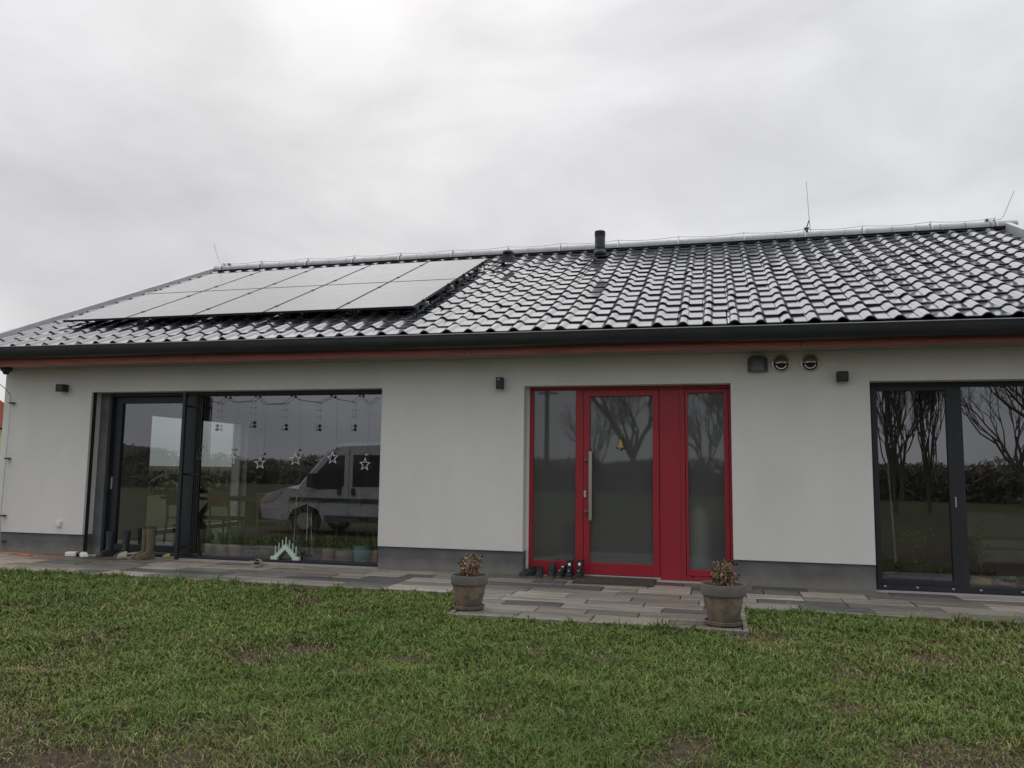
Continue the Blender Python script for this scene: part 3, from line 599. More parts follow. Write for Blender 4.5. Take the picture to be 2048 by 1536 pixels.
# ------------------------------------------------------------------ pots with dried flowers
def dried_pot(name_label, loc, s, seed, lean):
    r = random.Random(seed)
    t = thing('potted_plant', name_label, 'potted plant', loc, group='clay pots on the paving')
    MB().lathe([(0, .0), (.135 * s, 0), (.155 * s, .008), (.163 * s, .036), (.155 * s, .038), (.145 * s, .018), (0, .016)], n=32).obj('saucer', 'terracotta', t, smooth=True)
    MB().lathe([(0, .02), (.118 * s, .02), (.128 * s, .04), (.155 * s, .15 * s), (.168 * s, .24 * s), (.170 * s, .252 * s)], n=36).obj('pot', 'terracotta', t, smooth=True)
    MB().lathe([(.169 * s, .243 * s), (.179 * s, .243 * s), (.186 * s, .25 * s), (.189 * s, .33 * s), (.184 * s, .338 * s), (.172 * s, .337 * s), (.167 * s, .325 * s), (.162 * s, .27 * s)], n=36).obj('rim', 'potrim', t, smooth=True)
    MB().lathe([(.166 * s, .30 * s), (.1 * s, .312 * s), (0, .318 * s)], n=20).obj('soil', 'soil', t, smooth=True)
    st_, lv, hd = MB(), MB(), MB(); z0 = .31 * s
    for k in range(36):
        a = r.uniform(0, 2 * PI); q = r.uniform(0, .07) * s; b = Vector((q * math.cos(a), q * math.sin(a), z0))
        tip = b + Vector((math.cos(a) * r.uniform(.0, .08) + lean * r.uniform(.3, 1), math.sin(a) * r.uniform(0, .07), r.uniform(.08, .25)))
        md = (b + tip) / 2 + Vector((r.gauss(0, .012), r.gauss(0, .012), 0))
        st_.tube([b, md, tip], [.0035, .003, .002], 4)
        for j in range(14):
            u = r.uniform(.05, 1); p = b.lerp(md, u * 2) if u < .5 else md.lerp(tip, u * 2 - 1)
            d = Vector((r.gauss(0, 1), r.gauss(0, 1), r.gauss(-.2, .7))).normalized(); w = d.cross(Vector((r.gauss(0, 1), r.gauss(0, 1), r.gauss(0, 1)))).normalized()
            l = r.uniform(.022, .048); ww = l * r.uniform(.22, .42); c2 = p + d * l * .55 + w * r.uniform(-.01, .01) + Vector((0, 0, .006)); e = p + d * l + Vector((0, 0, -.012))
            lv.add([p - w * ww * .3, p + w * ww * .3, c2 + w * ww, c2 - w * ww, e], [(0, 1, 2, 3), (3, 2, 4)])
        if k % 3 == 0: hd.ball(tip + Vector((0, 0, .006)), r.uniform(.008, .0115), 7, 5)
    for a in (-2.4, -2.8, .25):
        b = Vector((0, 0, z0)); tip = b + Vector((math.cos(a) * .12 + lean * .4, math.sin(a) * .03 - .02, .13 + (.08 if a > 0 else r.uniform(-.06, .02)))); st_.tube([b, (b + tip) / 2 + Vector((0, 0, .03)), tip], .0025, 4); hd.ball(tip, .012, 8, 6)
    st_.obj('stems', 'dry', t); lv.obj('leaves', 'dry', t); kind(hd.obj('seed_heads', 'head', t, smooth=True), 'stuff')
    for o in t.children:
        if o.name.split('.')[0] in ('stems', 'leaves'): kind(o, 'stuff')
dried_pot('smaller weathered clay pot of dried flowers at the left corner of the paving', (-.075, -2.575, 0), .97, 3, .03)
dried_pot('larger mossy clay pot of dried flowers at the right corner of the paving', (2.34, -2.63, 0), 1.06, 5, .02)

# ------------------------------------------------------------------ footwear and mats
def foot_ring(y, w, h, z0=.0, n=12, sh=0):
    """half-round section of a shoe at length y"""
    return [(sh + w * math.copysign(abs(math.cos(a)) ** .7, math.cos(a)), y, z0 + max(0, h * math.copysign(abs(math.sin(a)) ** .8, math.sin(a)))) if math.sin(a) > 0 else (sh + w * .96 * math.cos(a), y, z0) for a in [2 * PI * j / n for j in range(n)]]
def sole_part(t, L, w, h, m):
    pts = [(-.0, -.5), (.55, -.47), (.8, -.36), (.72, -.1), (.9, .15), (.98, .3), (.75, .44), (.3, .5), (-.3, .5), (-.75, .44), (-.95, .3), (-.85, .15), (-.7, -.1), (-.8, -.36), (-.55, -.47)]
    MB().prism([(x * w, y * L) for x, y in pts], 0, h, 'z').obj('sole', m, t, bevel=.003)
def low_shoe(label, loc, rz, up, so_, h=.085, tagm=None, tall=0, L=.29, cat='shoe', group='shoes beside the red door'):
    t = thing('shoe', label, cat, loc, rz, group)
    sole_part(t, L, .05, .026, so_)
    b = MB(); z0 = .024
    secs = [(-.495, .018, .05), (-.47, .034, h * .95), (-.38, .042, h), (-.2, .04, h * .92), (-.02, .041, h * .85), (.15, .045, h * .66), (.3, .046, h * .5), (.42, .038, h * .42), (.48, .022, h * .3)]
    b.loft([foot_ring(y * L, w, hh, z0) for y, w, hh in secs]).obj('upper', up, t, smooth=True)
    cz = z0 + h
    if tall:
        ring = lambda z, a, bb, dy: [(a * math.cos(q), dy + bb * math.sin(q), z) for q in [2 * PI * j / 14 for j in range(14)]]
        MB().loft([ring(z0 + h * .5, .041, .075, -.06), ring(cz, .042, .07, -.066), ring(cz + tall * .6, .043, .062, -.07), ring(cz + tall, .046, .066, -.072), ring(cz + tall, .038, .056, -.072), ring(cz + tall * .3, .034, .05, -.07)], cap=False).obj('collar', up, t, smooth=True)
        tg = MB().loft([[(-.03, -.005, cz), (.03, -.005, cz), (.03, -.0, cz), (-.03, .0, cz)], [(-.033, -.03, cz + tall + .012), (.033, -.03, cz + tall + .012), (.033, -.022, cz + tall + .012), (-.033, -.022, cz + tall + .012)]]).obj('tongue', up, t)
        if tagm:
            MB().loft([[(-.014, .006, cz + tall * .35), (.014, .006, cz + tall * .35), (.014, -.02, cz + tall * .8), (-.014, -.02, cz + tall * .8)], [(-.014, .010, cz + tall * .36), (.014, .010, cz + tall * .36), (.014, -.016, cz + tall * .81), (-.014, -.016, cz + tall * .81)]]).obj('label_tag', tagm, t)
            MB().ball((0, .075, z0 + h * .72), .011, 8, 6).obj('eyelet', tagm, t)
    else:
        rg = lambda z, s_: [(.034 * s_ * math.cos(q), -.075 + .062 * s_ * math.sin(q), z - (.01 if math.sin(q) > .3 else 0)) for q in [2 * PI * j / 14 for j in range(14)]]
        MB().loft([rg(cz + .012, 1.12), rg(cz + .014, 1.0), rg(cz - .02, .9)], cap=False).obj('collar', up, t, smooth=True)
        MB().add(rg(cz - .004, .98), [tuple(range(14))]).obj('opening_shade', 'head', t)  # near-black disc paints the shade inside the shoe opening, no hollow modelled
        if tagm: MB().box(-.013, .013, .0, .004, cz - .005, cz + .03).obj('label_tag', tagm, t)
    lc = MB()
    for k in range(4): lc.tube([(-.028, .02 + k * .02, z0 + h * (.93 - .08 * k)), (0, .025 + k * .02, z0 + h * (1.0 - .08 * k)), (.028, .02 + k * .02, z0 + h * (.93 - .08 * k))], .0028, 4)
    kind(lc.obj('laces', 'cord', t), 'stuff')
    return t
FR = PI  # toes to the garden
low_shoe('open grey-black low shoe, leftmost in the row by the red door', (-.075, -.02, 0), FR - .55, 'shoegrn', 'soledk', .075)
low_shoe('open grey-black low shoe, second from the left by the red door', (.085, -.05, 0), FR + .1, 'shoegrn', 'soledk', .075)
low_shoe('dark green laced shoe with brown toe, third from the left by the red door', (.235, .0, 0), FR + .05, 'shoegrn', 'sole', .10, None, .045)
low_shoe('black trainer with white tag and tan toe, fourth from the left by the red door', (.375, -.0, 0), FR - .35, 'shoeblk', 'sole', .09, 'paper', .03)
low_shoe('tall black hiking boot with muddy sole, left one of the pair by the door', (.475, -.07, 0), FR + .05, 'shoeblk', 'sole', .10, 'paper', .09, .31)
low_shoe('tall black hiking boot with muddy sole, right one of the pair by the door', (.60, -.05, 0), FR + .0, 'shoeblk', 'sole', .105, 'paper', .09, .31)
def wellington(label, loc, rz, m, H, so_):
    t = thing('rubber_boot', label, 'boot', loc, rz, 'rubber boots by the terrace door')
    sole_part(t, .285, .05, .025, so_)
    MB().loft([foot_ring(y * .285, w, h, .023) for y, w, h in [(-.49, .02, .07), (-.46, .038, .1), (-.3, .043, .105), (-.1, .042, .1), (.1, .044, .075), (.28, .048, .06), (.42, .04, .05), (.485, .022, .035)]]).obj('foot', m, t, smooth=True)
    rg = lambda z, a, b, dy: [(a * math.cos(q), dy + b * math.sin(q), z) for q in [2 * PI * j / 18 for j in range(18)]]
    MB().loft([rg(.06, .04, .07, -.06), rg(.11, .041, .058, -.07), rg(.15, .043, .056, -.075), rg(.24, .051, .062, -.078), rg(H * .85, .056, .066, -.08), rg(H, .058, .068, -.08), rg(H, .053, .063, -.08), rg(H - .12, .048, .058, -.08)], cap=False).obj('shaft', m, t, smooth=True)
    MB().loft([rg(H - .018, .0595, .0695, -.08), rg(H + .003, .0605, .0705, -.08), rg(H + .003, .053, .063, -.08)], cap=False).obj('top_band', 'soledk' if m == 'bootolive' else m, t, smooth=True)
wellington('dark navy rubber boot standing nearest the wall, left of its pair', (-6.47, -.10, .0), FR - .15, 'bootnavy', .37, 'bootnavy')
wellington('dark navy rubber boot beside the beige clog, right of its pair', (-6.2, -.06, .0), FR + .2, 'bootnavy', .38, 'bootnavy')
wellington('muddy olive rubber boot behind, left of the tall olive pair', (-5.86, -.10, .0), FR - .35, 'bootolive', .45, 'bootolive')
wellington('muddy olive rubber boot in front, right of the tall olive pair', (-5.735, -.16, .0), FR - .3, 'bootolive', .46, 'bootolive')
def clog(label, loc, rz, tip=0):
    t = thing('clog', label, 'clog', loc, rz, 'beige clogs')
    sole_part(t, .27, .05, .03, 'clog')
    MB().loft([foot_ring(y * .27, w, h, .028) for y, w, h in [(-.02, .046, .075), (.1, .049, .078), (.25, .052, .068), (.38, .046, .052), (.46, .03, .035)]], cap=False).obj('toe_cap', 'clog', t, smooth=True)
    MB().tube([(-.046, .0, .07), (-.047, -.06, .075), (-.036, -.12, .085), (0, -.14, .088), (.036, -.12, .085), (.047, -.06, .075), (.046, 0, .07)], .009, 6).obj('heel_strap', 'clog', t, smooth=True)
    t.rotation_euler = (tip, 0, rz)
    return t
clog('beige clog lying between the navy and olive rubber boots', (-6.03, -.17, .0), FR - 1.1)
clog('beige clog standing alone below the large window', (-3.78, -.38, .0), 0.05)
t = thing('slipper', 'pale yellow slipper left on the sliding door track', 'slipper', (-5.53, .12, 0), FR - 1.2)
sole_part(t, .22, .04, .02, 'clog'); MB().loft([foot_ring(y * .22, w, h, .018) for y, w, h in [(-.05, .038, .05), (.15, .042, .05), (.35, .036, .035), (.45, .022, .022)]], cap=False).obj('strap', 'potC', t, smooth=True)
t = thing('doormat', 'brown ribbed coir doormat in front of the red door', 'mat', (1.07, -.22, .002))
MB().box(-.49, .49, -.3, .3, 0, .008).obj('backing', 'soledk', t)
for k in range(48): MB().box(-.48 + k * .02, -.48 + k * .02 + .014, -.29, .29, .006, .017).obj('rib', 'mat1', t)
t = thing('shoe_mat', 'dark flat mat under the rubber boots', 'mat', (-6.2, -.2, .002))
MB().prism([(-.5, -.14), (-.1, -.17), (.22, -.15), (.2, .1), (-.3, .12), (-.52, .08)], 0, .008, 'z').obj('mat', 'mat1', t)
# extension cable with white adapters
t = thing('extension_cable', 'orange extension cable lying along the foot of the left wall', 'cable', (-7.6, -.2, .008))
pts = [(-1.6, .02), (-1.1, .05), (-.7, .03), (-.35, .0), (-.1, -.06), (.02, -.14), (-.08, -.17), (-.18, -.13), (.0, -.12), (.25, -.15), (.5, -.1), (.62, -.04)]
sp = []
for i in range(len(pts) - 1):
    for k in range(4):
        u = k / 4; p0, p1, p2, p3 = [Vector(pts[max(0, min(len(pts) - 1, i + q))]) for q in (-1, 0, 1, 2)]
        c = .5 * ((2 * p1) + (p2 - p0) * u + (2 * p0 - 5 * p1 + 4 * p2 - p3) * u * u + (3 * p1 - p0 - 3 * p2 + p3) * u ** 3); sp.append((c.x, c.y, .0))
sp.append((*pts[-1], 0)); MB().tube(sp, .007, 6).obj('cord', 'orange', t, smooth=True)
t = thing('cable_socket', 'white weatherproof cable coupling at the end of the orange cable', 'socket', (-6.93, -.2, .0), .25)
MB().box(-.11, .05, -.05, .05, .002, .07).obj('body', 'whitepl', t, bevel=.015); MB().tube([(.03, 0, .035), (.09, 0, .035)], .03, 10).obj('collar', 'black', t); MB().tube([(.09, 0, .035), (.13, 0, .03)], .022, 10).obj('plug', 'whitepl', t)
t = thing('power_adapter', 'white plug adapter lying on the mat beside the reveal', 'socket', (-6.73, -.22, .0), -.6)
MB().loft([[(-.07, -.05, .005), (.07, -.05, .005), (.07, .05, .005), (-.07, .05, .005)], [(-.05, -.04, .075), (.06, -.04, .05), (.06, .04, .05), (-.05, .04, .075)]]).obj('body', 'whitepl', t, bevel=.01)
MB().tube([(-.07, 0, .03), (-.13, .02, .012), (-.18, -.02, .008)], .006, 6).obj('cord', 'cord', t)

# ------------------------------------------------------------------ behind the left window
g = thing('star_garland', 'string of white stars and clear ornaments hung across the big window', 'garland', (-3.7, .25, 0))
def star_mesh(R, w, d):
    b = MB(); o_, i_ = [], []
    for k in range(10):
        a = PI / 2 + k * PI / 5; r1 = R if k % 2 == 0 else R * .42; r2 = r1 - w * (1.9 if k % 2 == 0 else .9)
        o_.append((r1 * math.cos(a), r1 * math.sin(a))); i_.append((r2 * math.cos(a), r2 * math.sin(a)))
    for k in range(10):
        j = (k + 1) % 10
        q = [o_[k], o_[j], i_[j], i_[k]]
        b.add([(x, 0, z) for x, z in q] + [(x, d, z) for x, z in q], [(0, 1, 2, 3), (7, 6, 5, 4), (0, 4, 5, 1), (2, 6, 7, 3)])
    return b.mesh('star', 'star')
SM = star_mesh(.098, .011, .012)
stars = [(-5.215, 1.511), (-4.672, 1.467), (-4.192, 1.405), (-3.617, 1.467), (-3.029, 1.491), (-2.525, 1.404)]
orn = [(-4.933, 1.898), (-4.366, 1.946), (-3.838, 1.907), (-3.297, 1.898), (-2.736, 1.898)]
top = [(-5.264, 2.301), (-5.174, 2.348), (-4.924, 2.298), (-4.806, 2.378), (-4.673, 2.303), (-4.56, 2.319), (-4.395, 2.32), (-4.301, 2.386), (-4.154, 2.272), (-3.844, 2.282), (-3.711, 2.387), (-3.584, 2.329), (-3.295, 2.295), (-3.07, 2.376), (-2.998, 2.336), (-2.744, 2.299), (-2.628, 2.382), (-2.499, 2.265), (-2.358, 2.359)]
MB().tube([(x + 3.7, 0, z) for x, z in top], .0035, 5).obj('cord', 'cord', g, smooth=True)
def topz(x):
    for (a, za), (b, zb) in zip(top, top[1:]):
        if a <= x <= b: return za + (zb - za) * (x - a) / (b - a)
    return 2.33
for x, z in stars:
    inst(SM, 'star', g, (x + 3.7, 0, z), (0, rnd.uniform(-.06, .06), rnd.uniform(-.25, .25)))
    MB().tube([(x + 3.7, 0, z + .095), (x + 3.7, 0, topz(x))], .0013, 4).obj('drop_string', 'smoke', g)
    MB().lathe([(0, .035), (.02, .03), (.03, .015), (.026, .005), (.008, 0)], (x + 3.72, .02, z + .12), 8).obj('bead', 'smoke', g, smooth=True)
for x, z in orn:
    MB().lathe([(0, .08), (.014, .078), (.026, .068), (.028, .05), (.014, .045), (.006, .028), (.022, .018), (.034, .0), (.02, -.012), (.0, -.022)], (x + 3.7, .0, z), 8).obj('ornament', 'smoke', g, smooth=True)
    MB().tube([(x + 3.7, 0, z + .1), (x + 3.7, 0, topz(x))], .0013, 4).obj('drop_string', 'smoke', g)
    for k in range(3): MB().tube([(x + 3.68, 0, z + .18 + k * .1), (x + 3.72, 0, z + .185 + k * .1)], .003, 4).obj('light_bead', 'cord', g)
for x, z in [top[q] for q in (3, 7, 10, 13, 16)]: MB().ball((x + 3.7, -.01, z + .005), .02, 8, 6).obj('hook', 'greyvent', g, smooth=True)
# candle arch
t = thing('candle_arch', 'mint green candle arch with seven candles on the window ledge', 'candle arch', (-3.706, .243, .033))
arch = [(-.225, .0), (-.225, .045), (-.17, .05), (-.165, .06), (-.02, .2), (-.02, .215), (.02, .215), (.02, .2), (.165, .06), (.17, .05), (.225, .045), (.225, .0), (.12, .0), (.12, .03), (0, .145), (-.12, .03), (-.12, .0)]
MB().prism(arch, -.028, .028, 'y').obj('arch', 'mint', t)
for k in range(-3, 4): z = .21 - abs(k) * .043; MB().tube([(k * .055, 0, z - .01), (k * .055, 0, z + .11)], .008, 8).obj('candle', 'mint', t)
# house plants on the ledge floor
def houseplant(label, loc, kind_, r_, h, pm, seed, H=.3, group='house plants in the window'):
    r = random.Random(seed); t = thing('potted_plant', label, 'potted plant', loc, group=group)
    MB().lathe([(0, 0), (r_ * .72, 0), (r_ * .95, h * .45), (r_, h * .8), (r_ * .92, h), (r_ * .84, h), (r_ * .84, h * .85), (0, h * .85)], n=18).obj('pot', pm, t, smooth=True)
    lv, st_ = MB(), MB()
    H *= 1.45 if loc[0] < 0 else 1
    n = {'grass': 90, 'bush': 120, 'cactus': 40, 'aloe': 16, 'tall': 140}[kind_]
    for k in range(n):
        a = r.uniform(0, 2 * PI); q = r.uniform(0, r_ * .6); b = Vector((q * math.cos(a), q * math.sin(a), h * .85))
        if kind_ in ('grass', 'aloe'):
            w = .004 if kind_ == 'grass' else .018; l = H * r.uniform(.6, 1.1); o_ = Vector((math.cos(a), math.sin(a), 0)); s_ = o_.cross(Vector((0, 0, 1)))
            m_ = b + o_ * l * .22 + Vector((0, 0, l * .7)); e = b + o_ * l * r.uniform(.4, .7) + Vector((0, 0, l * .85))
            lv.add([b - s_ * w, b + s_ * w, m_ + s_ * w * .8, m_ - s_ * w * .8, e], [(0, 1, 2, 3), (3, 2, 4)])
        else:
            zz = {'bush': H * r.uniform(0, .7), 'cactus': H * r.uniform(0, .8), 'tall': H * (.25 + .75 * r.random())}[kind_]
            wd = {'bush': r_ * 1.1, 'cactus': r_ * .45, 'tall': r_ * (.35 + .55 * zz / H)}[kind_]
            p = Vector((r.gauss(0, wd * .5), r.gauss(0, wd * .5), h * .85 + zz)); d = Vector((r.gauss(0, 1), r.gauss(0, 1), r.gauss(.2, .7))).normalized(); w = d.cross(Vector((r.gauss(0, 1), r.gauss(0, 1), r.gauss(0, 1)))).normalized(); l = r.uniform(.03, .06)
            lv.add([p, p + d * l * .5 + w * l * .25, p + d * l, p + d * l * .5 - w * l * .25], [(0, 1, 2, 3)])
    if kind_ in ('tall', 'bush', 'cactus'):
        for k in range(6): a = r.uniform(0, 6.28); st_.tube([(0, 0, h * .8), (math.cos(a) * r_ * .4, math.sin(a) * r_ * .4, h * .85 + H * r.uniform(.5, .95))], .004, 4)
        kind(st_.obj('stems', 'dry', t), 'stuff')
    kind(lv.obj('foliage', 'leaf', t), 'stuff')
    return t
hpl = [('brown pot with bare stems, first pot in the window row', -5.19, 'grass', .11, .2, 'potA', .22), ('small dark pot with pale sticks, second in the window row', -4.92, 'aloe', .085, .16, 'potA', .2),
       ('grassy green plant in dark pot, third in the window row', -4.67, 'grass', .11, .2, 'potA', .34), ('low plant in wide dark pot, fourth in the window row', -4.42, 'bush', .12, .17, 'soledk', .1),
       ('leafy plant in woven basket pot left of the candle arch', -4.15, 'bush', .11, .22, 'mat1', .16), ('twiggy plant with white canes directly behind the candle arch', -3.74, 'tall', .14, .28, 'soledk', .62),
       ('spindly plant in low dish right of the candle arch', -3.42, 'cactus', .12, .08, 'soledk', .36), ('small cactus in brown clay pot in the big window', -3.16, 'cactus', .1, .19, 'potA', .16),
       ('bushy yellowish plant in wide brown bowl in the big window', -2.9, 'bush', .14, .17, 'potA', .12), ('teal glazed pot with low plant in the big window', -2.63, 'cactus', .14, .25, 'potB', .08),
       ('spiky leaved plant in clay pot at the right end of the big window', -2.37, 'aloe', .1, .2, 'potD', .34)]
for i, (lb, x, k_, r_, h, pm, H) in enumerate(hpl): houseplant(lb, (x, .50 if k_ != 'tall' else .62, 0), k_, r_, h, pm, 20 + i, H)
for k, xx in enumerate((-3.84, -3.62, -3.53)):
    t = thing('plant_cane', f'thin white plant cane behind the candle arch, {["left", "middle", "right"][k]} of three', 'cane', (xx, .68, 0), group='white plant canes')
    MB().tube([(0, 0, .0), (.02 - .02 * k, 0, .55), (.03 - .03 * k, 0, .92 - .12 * k)], .006, 6).obj('cane', 'whitepl', t)
houseplant('yellow pot with thin plant behind the right window', (5.36, .62, 0), 'tall', .11, .14, 'potC', 51, .7, 'plants in the right window')
houseplant('red clay bowl with white flowers behind the right window', (5.66, .66, 0), 'bush', .1, .1, 'potD', 52, .08, 'plants in the right window')
# dining table and chairs
t = thing('dining_table', 'dark wooden trestle dining table inside the left room', 'table', (-6.0, 3.0, 0))
MB().box(-1.6, 1.6, -.5, .5, .74, .79).obj('tabletop', 'wood', t, bevel=.006)
for sx_ in (-1.15, 1.15):
    for q in (-1, 1): MB().tube([(sx_ - .12 * q, -.32 * q, 0), (sx_ + .12 * q, .3 * q, .74)], .05, 6).obj('trestle_leg', 'wood', t)
MB().box(-1.15, 1.15, -.03, .03, .36, .43).obj('stretcher', 'wood', t)
def chair(label, loc, rz):
    t = thing('dining_chair', label, 'chair', loc, rz, 'chairs around the dining table')
    MB().box(-.22, .22, -.22, .22, .43, .46).obj('seat', 'wood', t, bevel=.01)
    for x in (-.19, .19):
        MB().tube([(x * 1.1, -.2, 0), (x, -.18, .43)], .02, 6).obj('leg', 'wood', t); MB().tube([(x * 1.1, .24, 0), (x, .19, .45), (x, .24, .9)], .02, 6).obj('leg', 'wood', t)
    MB().loft([[(-.21, .22, .66), (.21, .22, .66), (.21, .24, .66), (-.21, .24, .66)], [(-.21, .25, .92), (.21, .25, .92), (.21, .27, .92), (-.21, .27, .92)]]).obj('backrest', 'wood', t, bevel=.008)
chair('wooden dining chair on the window side at the left end of the table', (-6.9, 2.25, 0), PI + .1); chair('wooden dining chair on the window side at the middle of the table', (-6.0, 2.2, 0), PI - .05)
chair('wooden dining chair on the window side at the right end of the table', (-5.1, 2.2, 0), PI + .2); chair('wooden dining chair on the far side of the dining table', (-5.6, 3.8, 0), .1); chair('wooden dining chair at the right head of the table', (-4.0, 3.0, 0), -PI / 2)
for k, (x, y, rr, m_) in enumerate(((-6.6, 2.95, .13, 'potA'), (-5.3, 3.05, .1, 'potD'))):
    t = thing('bowl', ['brown bowl on the left part of the dining table', 'clay coloured bowl on the right part of the dining table'][k], 'bowl', (x, y, .79)); MB().lathe([(0, 0), (rr * .4, 0), (rr * .8, rr * .35), (rr, rr * .6), (rr * .93, rr * .6), (0, .02)], n=18).obj('bowl', m_, t, smooth=True)
t = thing('cabinet', 'dark sideboard cabinet along the back of the left room', 'cabinet', (-3.6, 6.55, 0)); MB().box(-1.3, 1.3, -.3, .3, .08, .9).obj('body', 'wood', t, bevel=.008); MB().box(-1.25, -.02, -.32, -.3, .12, .86).obj('door', 'wood', t); MB().box(.02, 1.25, -.32, -.3, .12, .86).obj('door', 'wood', t)
# right room
t = thing('sofa', 'pale sofa at the back of the right room', 'sofa', (5.95 + .45, 3.2, 0))
MB().box(-.45, .48, -.4, .4, .1, .3).obj('base', 'fabric', t, bevel=.04); MB().box(-.44, .47, -.42, .2, .3, .44).obj('seat_cushion', 'fabric', t, bevel=.05); MB().box(-.44, .47, .2, .42, .3, .8).obj('back_cushion', 'fabric', t, bevel=.05)
t = thing('floor_lamp', 'thin pale floor lamp pole behind the right window door', 'lamp', (4.62, 1.6, 0)); MB().lathe([(0, 0), (.14, 0), (.14, .02), (.015, .03), (.012, .05)], n=16).obj('base', 'soledk', t); MB().tube([(0, 0, .03), (-.06, 0, 1.5)], .014, 8).obj('pole', 'verge', t)
houseplant('dark leafy floor plant behind the right window door', (4.75, 1.15, 0), 'tall', .24, .22, 'soledk', 61, .45, 'plants in the right window')
# entrance hall
t = thing('floor_vase', 'tall white vase blurred behind the frosted right side pane', 'vase', (2.07, .52, 0))
MB().lathe([(0, .12), (.1, .12), (.12, .2), (.13, .5), (.12, .75), (.08, .86), (.06, .9), (.05, .9), (.05, .8), (0, .78)], n=20).obj('vase', 'vase', t, smooth=True); MB().box(-.12, .14, -.1, .12, 0, .12).obj('plinth_block', 'hallwall', t, bevel=.01)
# fir tree ornament on the door
t = thing('tree_ornament', 'small gold and green fir tree ornament hanging on the red door glass', 'ornament', (1.10, FY + .02, 1.70)); t.scale = (.85, .85, .85)
fir = [(0, .1), (.035, .05), (.02, .05), (.055, 0), (.03, 0), (.075, -.055), (.015, -.055), (.015, -.08), (-.015, -.08), (-.015, -.055), (-.075, -.055), (-.03, 0), (-.055, 0), (-.02, .05), (-.035, .05)]
MB().prism([(x * 1.15, z * 1.15 - .002) for x, z in fir], -.008, .004, 'y').obj('back', 'fir', t); MB().prism([(x * .72 - .008, z * .82) for x, z in fir], -.018, -.009, 'y').obj('front', 'gold', t)
MB().tube([(0, -.002, .11), (.0, -.002, .25)], .003, 4).obj('loop', 'gold', t); MB().ball((0, 0, .255), .012, 8, 6).obj('suction_hook', 'smoke', t)

# ------------------------------------------------------------------ the garden behind the camera, seen mirrored in the glazing
def van():
    t = thing('parked_van', 'silver high-roof van parked on the lawn, mirrored in the left window', 'van', (-8.45, -6.45, gz(-7, -7.2) - .02))
    # side outline, nose towards -x; x 0..5.4, z 0..2.3
    out = [(.12, .38), (.05, .55), (.05, .8), (.2, .98), (.75, 1.12), (1.05, 1.2), (1.78, 2.02), (1.95, 2.15), (2.2, 2.22), (3.2, 2.25), (5.25, 2.22), (5.38, 2.1), (5.4, .4), (4.85, .36), (4.72, .62), (4.4, .74), (4.08, .62), (3.95, .36), (1.75, .34), (1.6, .62), (1.28, .74), (.95, .62), (.82, .36)]
    rings = []
    for y, k in ((0, .93), (-.06, 1.0), (-.12, 1.0)): pass
    b = MB()
    def sec(y, ins):
        r = []
        for x, z in out: r.append((2.7 + (x - 2.7) * (1 - ins * .03), y, z if z < 1.2 else z - ins * .10))
        return r
    b.loft([sec(0.0, 1.0), sec(-.10, .25), sec(-.2, 0), sec(-1.8, 0), sec(-1.9, .25), sec(-2.0, 1.0)]).obj('body', 'vanpaint', t)
    def side(poly, name, m, y=.0, d=.008):
        for s_ in (0, 1):
            yy = (y + .002, y + d) if s_ == 0 else (-2.0 - y - d, -2.0 - y - .002)
            MB().prism(poly, yy[0], yy[1], 'y').obj(name, m, t)
    side([(1.32, 1.22), (1.95, 1.88), (2.3, 1.92), (2.3, 1.2), (2.2, 1.12), (1.6, 1.1)], 'cab_window', 'carglass')
    side([(2.52, 1.92), (3.62, 1.92), (3.62, 1.18), (2.52, 1.18)], 'side_window', 'carglass')
    side([(3.75, 1.92), (5.1, 1.92), (5.1, 1.18), (3.75, 1.18)], 'side_window', 'carglass')
    side([(.9, .8), (5.3, .8), (5.3, .9), (.9, .9)], 'rub_strip', 'vangrey', 0, .014)
    side([(1.8, .36), (3.9, .36), (3.9, .5), (1.8, .5)], 'sill_cladding', 'vangrey', 0, .012)
    side([(2.14, .98), (2.24, .98), (2.24, 1.14), (2.14, 1.14)], 'door_handle', 'black', 0, .03)
    side([(2.5, .98), (2.6, .98), (2.6, 1.14), (2.5, 1.14)], 'door_handle', 'black', 0, .03)
    side([(2.42, .42), (2.43, .42), (2.43, 2.05), (2.42, 2.05)], 'door_gap', 'black', 0, .006)
    side([(.1, .78), (.5, .98), (.75, 1.08), (.5, .8)], 'headlight', 'smoke', -.004, .02)
    MB().loft([[(1.12, -.14, 1.26), (1.12, -1.86, 1.26), (1.10, -1.86, 1.29), (1.10, -.14, 1.29)], [(1.78, -.2, 2.0), (1.78, -1.8, 2.0), (1.76, -1.8, 2.03), (1.76, -.2, 2.03)]]).obj('windscreen', 'carglass', t)
    MB().box(-.02, .2, -1.85, -.15, .34, .72).obj('bumper', 'vangrey', t, bevel=.05)
    for s_ in (.1, -2.1): MB().box(1.42, 1.58, s_ - .1, s_ + .1, 1.15, 1.48).obj('mirror', 'black', t, bevel=.03)
    for x in (1.28, 4.4):
        for y in (-.02, -1.76):
            w = MB().lathe([(.2, 0), (.33, .0), (.35, .04), (.35, .18), (.33, .22), (.2, .22)], n=24).obj('wheel', 'rubber', t, smooth=True); w.rotation_euler = (PI / 2, 0, 0); w.location = (x, y, .35)
            MB().lathe([(.0, .19), (.12, .2), (.2, .2), (.21, .02), (0, .02)], n=20).obj('rim', 'alu', w, smooth=True)
van()
